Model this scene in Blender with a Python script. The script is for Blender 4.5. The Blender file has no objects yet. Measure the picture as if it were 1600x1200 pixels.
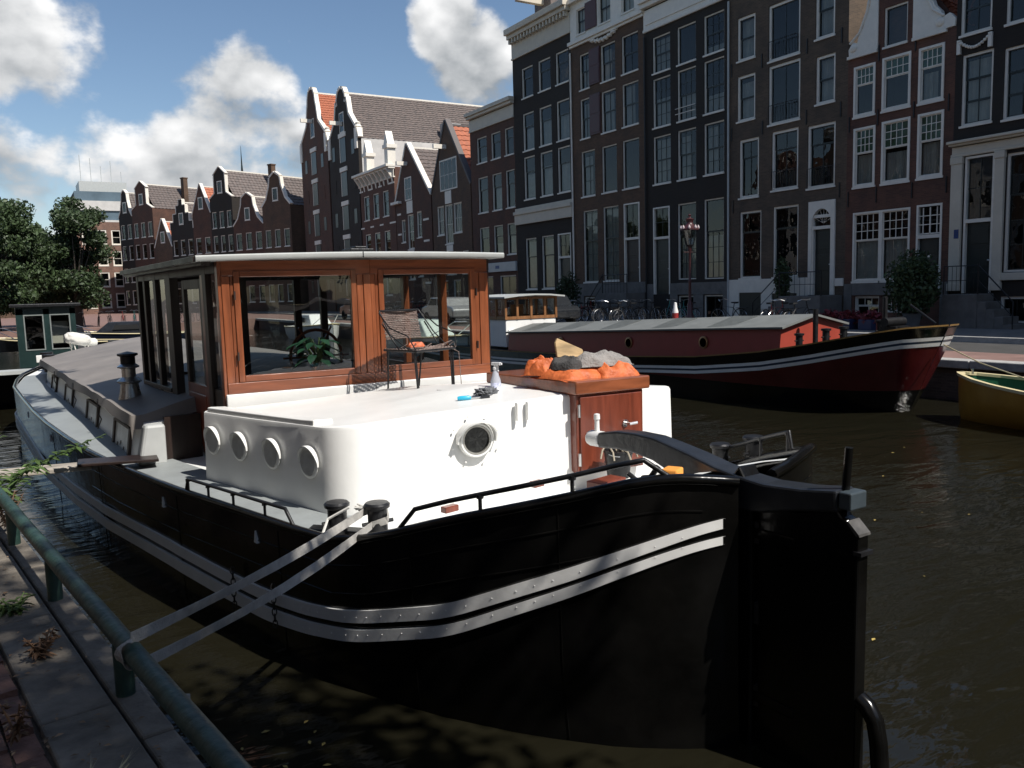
import bpy, bmesh, math, random
from math import sin, cos, pi, radians as R
from mathutils import Vector, Matrix, noise, Euler
import numpy as np
random.seed(7); np.random.seed(7)
SC = bpy.context.scene
COL = SC.collection

EXPO = 0.22; SKY_STR = .095
CLOUDS = [(2.5,15.1,5.3,0.3), (5.1,14.2,2.6,0.2), (10.8,13.2,2.0,0.2), (14.6,12.6,3.5,0.26), (11.8,11.0,3.1,0.25), (1.9,6.9,4.9,0.30), (6.1,8.9,3.6,0.29), (9.3,7.6,4.6,0.32), (15.1,8.4,4.4,0.31), (12,5.5,4.4,.31), (26.7,16.9,2.6,0.2), (29.1,14.2,3.3,0.24), (17.6,15.7,1.3,0.15), (21.2,15.0,3.5,-0.2), (8.8,15.9,2.6,-0.2), (21.3,17.6,2.6,-0.2), (1.2,10.4,1.8,-0.1)]

# ------------------------------------------------------------------ camera, sky, sun, exposure
EYE = 2.6
def set_camera(head=30.673, pitch=6.446, roll=1.6, lens=29.25):
    h, p, r = R(head), R(pitch), R(roll)
    fwd = Vector((sin(h)*cos(p), cos(h)*cos(p), -sin(p)))
    right = Vector((cos(h), -sin(h), 0)); up = right.cross(fwd)
    Rv = right*cos(r) - up*sin(r); Uv = right*sin(r) + up*cos(r)
    cd = bpy.data.cameras.new('camera'); co = bpy.data.objects.new('camera', cd)
    cd.lens = lens; cd.sensor_width = 36; cd.clip_start = .05; cd.clip_end = 4000
    M = Matrix((Rv, Uv, -fwd)).transposed().to_4x4(); M.translation = (0, 0, EYE)
    co.matrix_world = M
    COL.objects.link(co); SC.camera = co
    return Rv, Uv, fwd
CR, CU, CF = set_camera()
SUN_EL, SUN_AZ = R(52), R(159)            # azimuth clockwise from +Y (the canal runs along Y)
S = Vector((cos(SUN_EL)*sin(SUN_AZ), cos(SUN_EL)*cos(SUN_AZ), sin(SUN_EL)))
def make_sun(strength=5.0):
    l = bpy.data.lights.new('sun', 'SUN'); l.energy = strength; l.angle = R(.53); l.color = (1, .955, .89)
    o = bpy.data.objects.new('sun', l); o.rotation_euler = (-S).to_track_quat('-Z', 'Y').to_euler(); COL.objects.link(o)
make_sun(5.0)
SC.view_settings.view_transform = 'Standard'; SC.view_settings.look = 'None'
SC.view_settings.gamma = 1; SC.view_settings.use_curve_mapping = False
SC.view_settings.exposure = EXPO
SC.render.engine = 'CYCLES'
SC.cycles.max_bounces = 6; SC.cycles.diffuse_bounces = 3; SC.cycles.glossy_bounces = 3; SC.cycles.transmission_bounces = 3; SC.cycles.transparent_max_bounces = 10; SC.cycles.caustics_reflective = False; SC.cycles.caustics_refractive = False

def make_world():
    w = bpy.data.worlds.new('World'); SC.world = w; w.use_nodes = True
    nt = w.node_tree; N = nt.nodes; L = nt.links; N.clear()
    def n(t, **k):
        o = N.new(t)
        for a, b in k.items(): setattr(o, a, b)
        return o
    def m(op, a, b=None, c=None, clamp=False):
        o = n('ShaderNodeMath', operation=op, use_clamp=clamp)
        for i, x in enumerate((a, b, c)):
            if x is None: continue
            if isinstance(x, (int, float)): o.inputs[i].default_value = x
            else: L.new(x, o.inputs[i])
        return o.outputs[0]
    def vm(op, a, b):
        o = n('ShaderNodeVectorMath', operation=op)
        for i, x in enumerate((a, b)):
            if isinstance(x, (tuple, list, Vector)): o.inputs[i].default_value = tuple(x)
            else: L.new(x, o.inputs[i])
        return o
    tc = n('ShaderNodeTexCoord').outputs['Generated']
    sky = n('ShaderNodeTexSky', sky_type='NISHITA', sun_disc=False, sun_elevation=SUN_EL, sun_rotation=SUN_AZ)
    sky.air_density = 1.0; sky.dust_density = .5; sky.ozone_density = 1.6
    # cumulus: a fractal noise over the direction, thicker where the clouds of the day stand
    def fbm(vec, scale, det=6, rough=.58):
        o = n('ShaderNodeTexNoise'); o.inputs['Scale'].default_value = scale; o.inputs['Detail'].default_value = det
        o.inputs['Roughness'].default_value = rough; L.new(vec, o.inputs['Vector']); return o.outputs[0]
    st = vm('MULTIPLY', tc, (1, 1, 1.35)).outputs[0]
    f0 = fbm(st, 7.5); 
    f1 = fbm(vm('ADD', st, (S.x*.012, S.y*.012, .05)).outputs[0], 7.5, 3)
    fs = fbm(st, 2.1, 3)
    clouds = [((.0, -.0), 0)]
    D = []   # cloud centres: heading (deg right of +Y), elevation (deg), radius (deg), weight
    for hd, el, rad, wt in CLOUDS: D.append((Vector((sin(R(hd))*cos(R(el)), cos(R(hd))*cos(R(el)), sin(R(el)))), R(rad), wt))
    tot = None; dirn = vm('NORMALIZE', tc, (0, 0, 0)).outputs[0]
    for c, rad, wt in D:
        d = vm('DOT_PRODUCT', dirn, c).outputs['Value']
        mr = n('ShaderNodeMapRange', interpolation_type='SMOOTHSTEP'); L.new(d, mr.inputs[0])
        mr.inputs[1].default_value = cos(rad*1.25); mr.inputs[2].default_value = cos(rad*.25); mr.inputs[3].default_value = 0; mr.inputs[4].default_value = wt
        tot = mr.outputs[0] if tot is None else (m('MAXIMUM', tot, mr.outputs[0]) if wt > 0 else m('ADD', tot, mr.outputs[0]))
    dens = m('ADD', f0, tot); dens = m('ADD', dens, m('MULTIPLY', m('SUBTRACT', fs, .5), .18))
    mr = n('ShaderNodeMapRange', interpolation_type='SMOOTHSTEP'); L.new(dens, mr.inputs[0]); mr.inputs[1].default_value = .615; mr.inputs[2].default_value = .79
    alpha = mr.outputs[0]
    lit = m('ADD', .52, m('MULTIPLY', m('SUBTRACT', f0, f1), 3.4)); lit = m('SUBTRACT', lit, m('MULTIPLY', m('SUBTRACT', dens, .74, clamp=True), 1.1), clamp=True)
    mix = n('ShaderNodeMix', data_type='RGBA'); L.new(lit, mix.inputs['Factor'])
    mix.inputs['A'].default_value = (3.0, 3.25, 3.5, 1); mix.inputs['B'].default_value = (9.4, 9.4, 9.4, 1)
    # thin haze towards the horizon belongs to the sky model; the clouds cover it
    mm = n('ShaderNodeMix', data_type='RGBA'); L.new(alpha, mm.inputs['Factor']); hsv = n('ShaderNodeHueSaturation'); hsv.inputs['Saturation'].default_value = 1.05; hsv.inputs['Value'].default_value = 1.0; L.new(sky.outputs[0], hsv.inputs['Color']); L.new(hsv.outputs[0], mm.inputs['A']); L.new(mix.outputs['Result'], mm.inputs['B'])
    w.cycles.sampling_method = 'MANUAL'; w.cycles.sample_map_resolution = 512
    bg = n('ShaderNodeBackground'); bg.inputs[1].default_value = SKY_STR; L.new(mm.outputs['Result'], bg.inputs[0])
    out = n('ShaderNodeOutputWorld'); L.new(bg.outputs[0], out.inputs[0])
make_world()

# ------------------------------------------------------------------ materials
MATS = {}
def mat(name, col, rough=.6, var=.15, scale=6, bump=0, bscale=40, metal=0, spec=.5, coat=0, col2=None, tex=None, island=0, trans=None, stretch=(1, 1, 1)):
    if name in MATS: return MATS[name]
    m_ = bpy.data.materials.new(name); m_.use_nodes = True; MATS[name] = m_
    nt = m_.node_tree; N = nt.nodes; L = nt.links; P = N['Principled BSDF']
    P.inputs['Roughness'].default_value = rough; P.inputs['Metallic'].default_value = metal
    P.inputs['Specular IOR Level'].default_value = spec; P.inputs['Coat Weight'].default_value = coat; P.inputs['Coat Roughness'].default_value = .06
    tc = N.new('ShaderNodeTexCoord'); mp = N.new('ShaderNodeMapping'); mp.inputs['Scale'].default_value = stretch
    L.new(tc.outputs['Object'], mp.inputs[0]); V = mp.outputs[0]
    c1 = tuple(max(0, c*(1-var)) for c in col); c2 = tuple(c*(1+var) for c in col) if col2 is None else col2
    no = N.new('ShaderNodeTexNoise'); no.inputs['Scale'].default_value = scale; no.inputs['Detail'].default_value = 6; no.inputs['Roughness'].default_value = .6; L.new(V, no.inputs['Vector'])
    cr = N.new('ShaderNodeMapRange'); cr.inputs[1].default_value = .3; cr.inputs[2].default_value = .7; L.new(no.outputs[0], cr.inputs[0])
    mx = N.new('ShaderNodeMix'); mx.data_type = 'RGBA'; L.new(cr.outputs[0], mx.inputs['Factor']); mx.inputs['A'].default_value = (*c1, 1); mx.inputs['B'].default_value = (*c2, 1)
    out = mx.outputs['Result']; hgt = None
    if tex == 'brick':
        b = N.new('ShaderNodeTexBrick'); b.inputs['Scale'].default_value = 1; b.inputs['Mortar Size'].default_value = .006; b.inputs['Brick Width'].default_value = .21; b.inputs['Row Height'].default_value = .062
        b.inputs['Color1'].default_value = (.75, .75, .75, 1); b.inputs['Color2'].default_value = (1.15, 1.1, 1.05, 1); b.inputs['Mortar'].default_value = (1.25, 1.25, 1.25, 1)
        sx = N.new('ShaderNodeSeparateXYZ'); L.new(tc.outputs['Object'], sx.inputs[0]); cb = N.new('ShaderNodeCombineXYZ')
        ad = N.new('ShaderNodeMath'); L.new(sx.outputs[0], ad.inputs[0]); L.new(sx.outputs[1], ad.inputs[1]); L.new(ad.outputs[0], cb.inputs[0]); L.new(sx.outputs[2], cb.inputs[1]); L.new(cb.outputs[0], b.inputs['Vector'])
        mu = N.new('ShaderNodeMix'); mu.data_type = 'RGBA'; mu.blend_type = 'MULTIPLY'; mu.inputs['Factor'].default_value = 1; L.new(out, mu.inputs['A']); L.new(b.outputs['Color'], mu.inputs['B']); out = mu.outputs['Result']
    if tex == 'wood':
        wv = N.new('ShaderNodeTexNoise'); wv.inputs['Scale'].default_value = 18; wv.inputs['Detail'].default_value = 5; wv.inputs['Distortion'].default_value = .6; L.new(V, wv.inputs['Vector'])
        wr = N.new('ShaderNodeMapRange'); wr.inputs[1].default_value = .35; wr.inputs[2].default_value = .68; wr.inputs[3].default_value = .72; wr.inputs[4].default_value = 1.18; L.new(wv.outputs[0], wr.inputs[0])
        mu = N.new('ShaderNodeMix'); mu.data_type = 'RGBA'; mu.blend_type = 'MULTIPLY'; mu.inputs['Factor'].default_value = 1; L.new(out, mu.inputs['A']); L.new(wr.outputs[0], mu.inputs['B']); out = mu.outputs['Result']; hgt = wv.outputs[0]
    if island:
        ge = N.new('ShaderNodeNewGeometry'); mr = N.new('ShaderNodeMapRange'); mr.inputs[3].default_value = 1-island; mr.inputs[4].default_value = 1+island; L.new(ge.outputs['Random Per Island'], mr.inputs[0])
        oi = N.new('ShaderNodeObjectInfo'); mr2 = N.new('ShaderNodeMapRange'); mr2.inputs[3].default_value = 1-island*.6; mr2.inputs[4].default_value = 1+island*.6; L.new(oi.outputs['Random'], mr2.inputs[0])
        mq = N.new('ShaderNodeMath'); mq.operation = 'MULTIPLY'; L.new(mr.outputs[0], mq.inputs[0]); L.new(mr2.outputs[0], mq.inputs[1])
        mu = N.new('ShaderNodeMix'); mu.data_type = 'RGBA'; mu.blend_type = 'MULTIPLY'; mu.inputs['Factor'].default_value = 1; L.new(out, mu.inputs['A']); L.new(mq.outputs[0], mu.inputs['B']); out = mu.outputs['Result']
    L.new(out, P.inputs['Base Color'])
    rr = N.new('ShaderNodeMapRange'); rr.inputs[3].default_value = max(.02, rough*.8); rr.inputs[4].default_value = min(1, rough*1.25); L.new(no.outputs[0], rr.inputs[0]); L.new(rr.outputs[0], P.inputs['Roughness'])
    if bump:
        bn = N.new('ShaderNodeTexNoise'); bn.inputs['Scale'].default_value = bscale; bn.inputs['Detail'].default_value = 4; L.new(V, bn.inputs['Vector'])
        bp = N.new('ShaderNodeBump'); bp.inputs['Strength'].default_value = bump; bp.inputs['Distance'].default_value = .02; L.new(hgt or bn.outputs[0], bp.inputs['Height']); L.new(bp.outputs[0], P.inputs['Normal'])
    if trans:   # thin leaf: a share of translucent light
        tl = N.new('ShaderNodeBsdfTranslucent'); L.new(out, tl.inputs[0]); ms = N.new('ShaderNodeMixShader'); ms.inputs[0].default_value = trans
        L.new(P.outputs[0], ms.inputs[1]); L.new(tl.outputs[0], ms.inputs[2]); L.new(ms.outputs[0], N['Material Output'].inputs[0])
    return m_
def glass_mat(name, tint=(.8, .83, .8), ior=1.5, rough=.0, base=.03):
    if name in MATS: return MATS[name]
    m_ = bpy.data.materials.new(name); m_.use_nodes = True; MATS[name] = m_
    nt = m_.node_tree; N = nt.nodes; L = nt.links; N.remove(N['Principled BSDF'])
    t = N.new('ShaderNodeBsdfTransparent'); t.inputs[0].default_value = (*tint, 1); g = N.new('ShaderNodeBsdfGlossy'); g.inputs['Roughness'].default_value = rough
    # Schlick reflectance of a two-sided pane
    ge = N.new('ShaderNodeNewGeometry'); dp = N.new('ShaderNodeVectorMath'); dp.operation = 'DOT_PRODUCT'; L.new(ge.outputs['Incoming'], dp.inputs[0]); L.new(ge.outputs['Normal'], dp.inputs[1])
    def mth(op, a, b=None):
        q = N.new('ShaderNodeMath'); q.operation = op
        for i_, x_ in enumerate((a, b)):
            if x_ is None: continue
            if isinstance(x_, (int, float)): q.inputs[i_].default_value = x_
            else: L.new(x_, q.inputs[i_])
        return q.outputs[0]
    f0 = ((ior-1)/(ior+1))**2*1.8+base
    fo = mth('ADD', mth('MULTIPLY', mth('POWER', mth('SUBTRACT', 1.0, mth('ABSOLUTE', dp.outputs['Value'])), 5.0), 1-f0), f0)
    tc = N.new('ShaderNodeTexCoord'); bn = N.new('ShaderNodeTexNoise'); bn.inputs['Scale'].default_value = 1.3; L.new(tc.outputs['Object'], bn.inputs['Vector'])
    bp = N.new('ShaderNodeBump'); bp.inputs['Strength'].default_value = .12; bp.inputs['Distance'].default_value = .05; L.new(bn.outputs[0], bp.inputs['Height']); L.new(bp.outputs[0], g.inputs['Normal'])
    ms = N.new('ShaderNodeMixShader'); L.new(fo, ms.inputs[0]); L.new(t.outputs[0], ms.inputs[1]); L.new(g.outputs[0], ms.inputs[2]); L.new(ms.outputs[0], N['Material Output'].inputs[0])
    return m_

M_white = mat('white_hull_paint', (.80, .795, .765), .32, .05, 2.2, .14, 5)
M_white_dull = mat('white_deck_paint', (.74, .75, .73), .5, .05, 5, .1, 20)
M_black = mat('black_hull_paint', (.0045, .0043, .004), .16, .6, 2.2, .4, 2.6, spec=.3)
M_black_matt = mat('black_metal', (.012, .012, .013), .38, .3, 10, .15, 30, spec=.4)
M_tiller = mat('dark_grey_paint', (.019, .021, .025), .33, .3, 6, .15, 14)
M_strake = mat('strake_paint', (.76, .755, .73), .4, .06, 4, .12, 5)
M_maho = mat('varnished_mahogany', (.235, .068, .027), .3, .2, 4, .12, 30, coat=.5, tex='wood', stretch=(1, 1, .12), col2=(.29, .088, .035))
M_maho_h = mat('varnished_mahogany_rail', (.225, .065, .026), .3, .2, 4, .12, 30, coat=.5, tex='wood', stretch=(.12, 1, 1), col2=(.275, .082, .033))
M_door = mat('red_brown_varnish', (.17, .038, .019), .32, .15, 3, .05, 20, coat=.35, tex='wood', stretch=(1, 1, .1), col2=(.20, .045, .022))
M_dwood = mat('dark_stained_wood', (.022, .012, .009), .42, .3, 5, .1, 20, tex='wood', stretch=(1, 1, .15))
M_glass = glass_mat('window_glass', (.80, .83, .81), 1.45, 0, .0)
M_hglass = glass_mat('house_glass', (.62, .65, .63), 1.45, .0, .0)
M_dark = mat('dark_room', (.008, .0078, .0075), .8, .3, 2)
M_curtain = mat('pale_curtain', (.46, .44, .40), .9, .12, 3)
M_cream = mat('cream_stone_paint', (.56, .50, .40), .55, .08, 2, .1, 20)
M_wpaint = mat('white_joinery_paint', (.74, .69, .60), .45, .06, 4)
M_gsash = mat('dark_green_joinery', (.012, .018, .016), .35, .2, 5)
M_stone = mat('grey_plinth_stone', (.14, .13, .118), .75, .25, 3, .2, 12)
M_steel = mat('stainless_steel', (.62, .62, .61), .28, .1, 12, metal=1)
M_grey = mat('pale_grey_roof_paint', (.43, .445, .43), .4, .08, 4, .05, 15)
M_tarp = mat('taupe_tarpaulin', (.20, .178, .16), .6, .12, 1.5, .25, 5, col2=(.25, .225, .205))
M_green = mat('dark_green_rail_paint', (.014, .045, .036), .5, .4, 7, .35, 22, col2=(.035, .075, .06))
M_leaf = mat('tree_leaf', (.046, .072, .028), .55, .3, 3, island=.45, trans=.25)
M_leaf2 = mat('weed_leaf', (.085, .14, .04), .5, .25, 8, island=.4, trans=.3)
M_bark = mat('bark', (.075, .06, .048), .9, .35, 6, .7, 14)

# ------------------------------------------------------------------ mesh helpers
class MB:
    def __init__(s): s.v = []; s.f = []
    def quad(s, a, b, c, d): i = len(s.v); s.v += [tuple(a), tuple(b), tuple(c), tuple(d)]; s.f.append((i, i+1, i+2, i+3)); return s
    def tri(s, a, b, c): i = len(s.v); s.v += [tuple(a), tuple(b), tuple(c)]; s.f.append((i, i+1, i+2)); return s
    def hexa(s, p):   # 8 points: bottom ring 0-3 (ccw from above), top ring 4-7
        i = len(s.v); s.v += [tuple(q) for q in p]
        s.f += [tuple(i+k for k in f) for f in ((3, 2, 1, 0), (4, 5, 6, 7), (0, 1, 5, 4), (1, 2, 6, 5), (2, 3, 7, 6), (3, 0, 4, 7))]; return s
    def box(s, x0, x1, y0, y1, z0, z1):
        return s.hexa([(x0, y0, z0), (x1, y0, z0), (x1, y1, z0), (x0, y1, z0), (x0, y0, z1), (x1, y0, z1), (x1, y1, z1), (x0, y1, z1)])
    def prism(s, poly, d0, d1, axes='xz'):   # polygon (a,b) extruded along the third axis
        i = len(s.v); n = len(poly)
        def P(a, b, d): return {'xz': (a, d, b), 'xy': (a, b, d), 'yz': (d, a, b)}[axes]
        s.v += [P(a, b, d0) for a, b in poly] + [P(a, b, d1) for a, b in poly]
        s.f += [tuple(range(i, i+n)), tuple(range(i+2*n-1, i+n-1, -1))]
        for k in range(n): j = (k+1) % n; s.f.append((i+j, i+k, i+n+k, i+n+j))
        return s
    def tube(s, pts, r, n=8, cap=True):
        pts = [Vector(p) for p in pts]; rs = r if isinstance(r, (list, tuple)) else [r]*len(pts)
        i0 = len(s.v); up = Vector((0, 0, 1)); pa = None
        for k, p in enumerate(pts):
            t = (pts[min(k+1, len(pts)-1)]-pts[max(k-1, 0)]).normalized()
            if pa is None: a = t.cross(up if abs(t.z) < .9 else Vector((1, 0, 0))).normalized()
            else: a = (pa - t*pa.dot(t)).normalized()
            pa = a; b = t.cross(a)
            for q in range(n): w = 2*pi*q/n; s.v.append(tuple(p+(a*cos(w)+b*sin(w))*rs[k]))
        for k in range(len(pts)-1):
            for q in range(n): q2 = (q+1) % n; s.f.append((i0+k*n+q, i0+k*n+q2, i0+(k+1)*n+q2, i0+(k+1)*n+q))
        if cap: s.f.append(tuple(i0+q for q in range(n-1, -1, -1))); s.f.append(tuple(i0+(len(pts)-1)*n+q for q in range(n)))
        return s
    def lathe(s, prof, n=20, c=(0, 0, 0), axis=None):   # profile (r,z) about z through c, optionally turned to axis
        i0 = len(s.v); c = Vector(c); q_ = Vector(axis).to_track_quat('Z', 'Y') if axis is not None else None
        for r, z in prof:
            for q in range(n):
                w = 2*pi*q/n; p = Vector((r*cos(w), r*sin(w), z)); p = q_ @ p if q_ else p; s.v.append(tuple(c+p))
        for k in range(len(prof)-1):
            for q in range(n): q2 = (q+1) % n; s.f.append((i0+k*n+q, i0+k*n+q2, i0+(k+1)*n+q2, i0+(k+1)*n+q))
        if prof[0][0] > 1e-4: s.f.append(tuple(i0+q for q in range(n-1, -1, -1)))
        if prof[-1][0] > 1e-4: s.f.append(tuple(i0+(len(prof)-1)*n+q for q in range(n)))
        return s
    def loft(s, rings, closed=False, cap=False):
        i0 = len(s.v); n = len(rings[0])
        for r in rings: s.v += [tuple(p) for p in r]
        for k in range(len(rings)-1):
            for q in range(n if closed else n-1): q2 = (q+1) % n; s.f.append((i0+k*n+q, i0+k*n+q2, i0+(k+1)*n+q2, i0+(k+1)*n+q))
        if cap: s.f.append(tuple(i0+q for q in range(n-1, -1, -1))); s.f.append(tuple(i0+(len(rings)-1)*n+q for q in range(n)))
        return s
    def mesh(s, name):
        me = bpy.data.meshes.new(name); me.from_pydata(s.v, [], s.f); me.validate()
        return me
    def build(s, name, m_, parent=None, smooth=False, bevel=0, loc=None, fixn=True):
        me = s.mesh(name)
        if fixn:
            bm = bmesh.new(); bm.from_mesh(me); bmesh.ops.recalc_face_normals(bm, faces=bm.faces); bm.to_mesh(me); bm.free()
        me.materials.append(m_)
        o = bpy.data.objects.new(name, me); COL.objects.link(o)
        if parent: o.parent = parent
        if loc is not None: o.location = loc
        if smooth:
            for p in me.polygons: p.use_smooth = True
            md = o.modifiers.new('edges', 'EDGE_SPLIT'); md.split_angle = R(smooth if smooth > 1 else 38)
        if bevel:
            b = o.modifiers.new('bevel', 'BEVEL'); b.width = bevel; b.segments = 2; b.limit_method = 'ANGLE'; b.angle_limit = R(40)
            if smooth: o.modifiers.move(1, 0)
        return o
def tag(o, label=None, cat=None, group=None, kind=None):
    if label: o['label'] = label
    if cat: o['category'] = cat
    if group: o['group'] = group
    if kind: o['kind'] = kind
    return o
def empty(name, loc=(0, 0, 0), rz=0, label=None, cat=None, group=None):
    o = bpy.data.objects.new(name, None); COL.objects.link(o); o.location = loc; o.rotation_euler = (0, 0, rz); o.empty_display_size = .1
    return tag(o, label, cat, group)
def copy_tree(o, parent=None):
    kids = [c for c in o.children]
    c = o.copy(); COL.objects.link(c); c.parent = parent
    for k in kids: copy_tree(k, c)
    return c
def interp(x, xs, ys): return float(np.interp(x, xs, ys))
def lump(name, m_, size, seed=0, amp=.25, freq=1.6, sub=4, parent=None, loc=(0, 0, 0), rz=0, flat=0):
    bm = bmesh.new(); bmesh.ops.create_icosphere(bm, subdivisions=sub, radius=1)
    for v in bm.verts:
        n_ = v.co.normalized()
        q = Vector((math.copysign(abs(n_.x)**.7, n_.x), math.copysign(abs(n_.y)**.7, n_.y), math.copysign(abs(n_.z)**.8, n_.z)))
        d = noise.fractal(n_*freq+Vector((seed*7.1, seed*3.3, 0)), .8, 2.1, 4)*amp
        fold = abs(noise.noise(n_*freq*2.3+Vector((seed, 5, seed*2))))*amp*.7
        q = q*(1+d-fold); q.z = max(q.z, -1+flat*.0)
        v.co = Vector((q.x*size[0], q.y*size[1], max(q.z*size[2], -size[2]*.8)))
    me = bpy.data.meshes.new(name); bm.to_mesh(me); bm.free(); me.materials.append(m_)
    for p in me.polygons: p.use_smooth = True
    o = bpy.data.objects.new(name, me); COL.objects.link(o); o.location = loc; o.rotation_euler = (0, 0, rz); o.parent = parent
    return o

def heap(name, m_, a, b, h, seed, loc=(0, 0, 0), rz=0, folds=5, drop=0):   # crumpled cloth lying in folds
    nu, nv = 56, 44; rg = []; sd_ = Vector((seed*5.3, seed*2.7, seed*1.1))
    for i in range(nu+1):
        row = []
        for j in range(nv+1):
            p, q = 2*i/nu-1, 2*j/nv-1
            rr = (abs(p)**4+abs(q)**4)**.25; x = p*a*(1+.14*noise.noise(Vector((q*1.6, p*.4, 0))+sd_)); y = q*b*(1+.16*noise.noise(Vector((p*1.6, q*.4, 3))+sd_))
            w = p*folds+1.4*noise.noise(Vector((p*1.1, q*1.3, 1))+sd_)+q*1.6
            fold = (1-abs(sin(w*1.15)))**1.3; dent = noise.noise(Vector((p*2.1, q*2.1, 7))+sd_)
            z = h*(max(0, 1-rr**5))**.6*(.62+.30*fold+.28*dent)-drop*max(0, rr-.9)
            row.append((x, y, z))
        rg.append(row)
    mb = MB(); mb.loft(rg); mb.loft([[(x, y, min(z, 0)-.004) for x, y, z in r] for r in rg])
    me = mb.mesh(name); me.materials.append(m_)
    for p in me.polygons: p.use_smooth = True
    o = bpy.data.objects.new(name, me); COL.objects.link(o); o.location = loc; o.rotation_euler = (0, 0, rz)
    return o
# ------------------------------------------------------------------ water, quays, street
ZQ = .85; ZN = .95          # far and near street levels above the water
def edge_x(y): return .43-.14*(y-3.2)     # near quay edge
def make_water():
    m_ = bpy.data.materials.new('canal_water'); m_.use_nodes = True; nt = m_.node_tree; N = nt.nodes; L = nt.links; P = N['Principled BSDF']
    P.inputs['Base Color'].default_value = (.0105, .0096, .0056, 1); P.inputs['Roughness'].default_value = .07; P.inputs['IOR'].default_value = 1.33
    tc = N.new('ShaderNodeTexCoord'); h = None
    for sc, st, wt, rot in ((1.1, (1, 2.4, 1), 1.0, .35), (3.6, (1, 2.8, 1), .5, .2), (9, (1, 2.2, 1), .22, .5), (22, (1, 1.6, 1), .07, .1)):
        mp = N.new('ShaderNodeMapping'); mp.inputs['Scale'].default_value = st; mp.inputs['Rotation'].default_value = (0, 0, -.5+rot); L.new(tc.outputs['Object'], mp.inputs[0])
        n_ = N.new('ShaderNodeTexNoise'); n_.inputs['Scale'].default_value = sc; n_.inputs['Detail'].default_value = 2; n_.inputs['Distortion'].default_value = .5; L.new(mp.outputs[0], n_.inputs['Vector'])
        mu = N.new('ShaderNodeMath'); mu.operation = 'MULTIPLY'; mu.inputs[1].default_value = wt/sc**.75; L.new(n_.outputs[0], mu.inputs[0])
        if h is None: h = mu.outputs[0]
        else: ad = N.new('ShaderNodeMath'); L.new(h, ad.inputs[0]); L.new(mu.outputs[0], ad.inputs[1]); h = ad.outputs[0]
    bp = N.new('ShaderNodeBump'); bp.inputs['Strength'].default_value = .21; bp.inputs['Distance'].default_value = .16; L.new(h, bp.inputs['Height']); L.new(bp.outputs[0], P.inputs['Normal'])
    b = MB(); b.quad((-40, -60, 0), (60, -60, 0), (60, 140, 0), (-40, 140, 0))
    tag(b.build('canal_water', m_), kind='structure')
make_water()
M_pave = mat('street_brick', (.20, .12, .10), .85, .25, 1.2, .25, 30, tex=None)
M_kerb = mat('granite_coping', (.36, .35, .33), .8, .2, 6, .3, 25)
M_wallbrick = mat('quay_brickwork', (.085, .065, .055), .85, .35, 2, .4, 20, tex='brick')
M_ground = mat('ground_earth', (.16, .14, .12), .95, .3, .6)
# the land sheet behind the far facades, out to the horizon
g = MB()
g.quad((22.6, -200, ZQ-.012), (3000, -200, ZQ-.012), (3000, 3000, ZQ-.012), (22.6, 3000, ZQ-.012)); g.quad((-3000, 132, ZQ-.016), (22.6, 132, ZQ-.016), (22.6, 3000, ZQ-.016), (-3000, 3000, ZQ-.016))
g.quad((-3000, -200, ZN-.03), (-9, -200, ZN-.03), (-9, 132, ZN-.03), (-3000, 132, ZN-.03))
tag(g.build('ground', M_ground), kind='structure')
# far street: carriageway of pink brick, sidewalk, coping stones along the water
fs_ = tag(MB().box(17.45, 19.3, -30, 69, ZQ-.5, ZQ).build('far_quay_strip', M_pave), kind='structure'); tag(MB().box(19.3, 22.5, -30, 69, ZQ-.5, ZQ-.03).build('far_road', mat('dark_road_surface', (.05, .048, .045), .85, .2, 3, .2, 40)), kind='structure')  # road strip coloured darker than the brick strip beside it
sw = tag(MB().box(22.6, 27.6, -30, 135, ZQ-.5, ZQ+.10).build('far_sidewalk', mat('sidewalk_slabs', (.17, .16, .15), .85, .2, 2, .2, 20)), kind='structure')
MB().box(22.45, 22.6, -30, 69, ZQ-.3, ZQ+.13).build('kerb', M_kerb, sw, bevel=.015)
fw = tag(MB().box(17.1, 17.5, -30, 69, -1.2, ZQ-.16).build('far_quay_wall', M_wallbrick), kind='structure')
cop = MB().box(0, .45, 0, 1.985, 0, .18)
first = None
for i in range(44):
    y = 4+i*2.0
    if y > 68: break
    if first is None: first = o = cop.build('coping_stone', M_kerb, fw, bevel=.02)
    else: o = first.copy(); COL.objects.link(o); o.parent = fw
    o.location = (17.02, y, ZQ-.16+random.uniform(-.006, .006))
# the bend of the canal: cross quay at the far end
xq = tag(MB().prism([(17.45, 66), (17.45, 70), (4.2, 62.4), (-9, 61), (-30, 61), (-30, 135), (26, 135), (26, 66)], -1.0, ZQ-.004, 'xy').build('cross_quay', M_pave), kind='structure')
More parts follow.
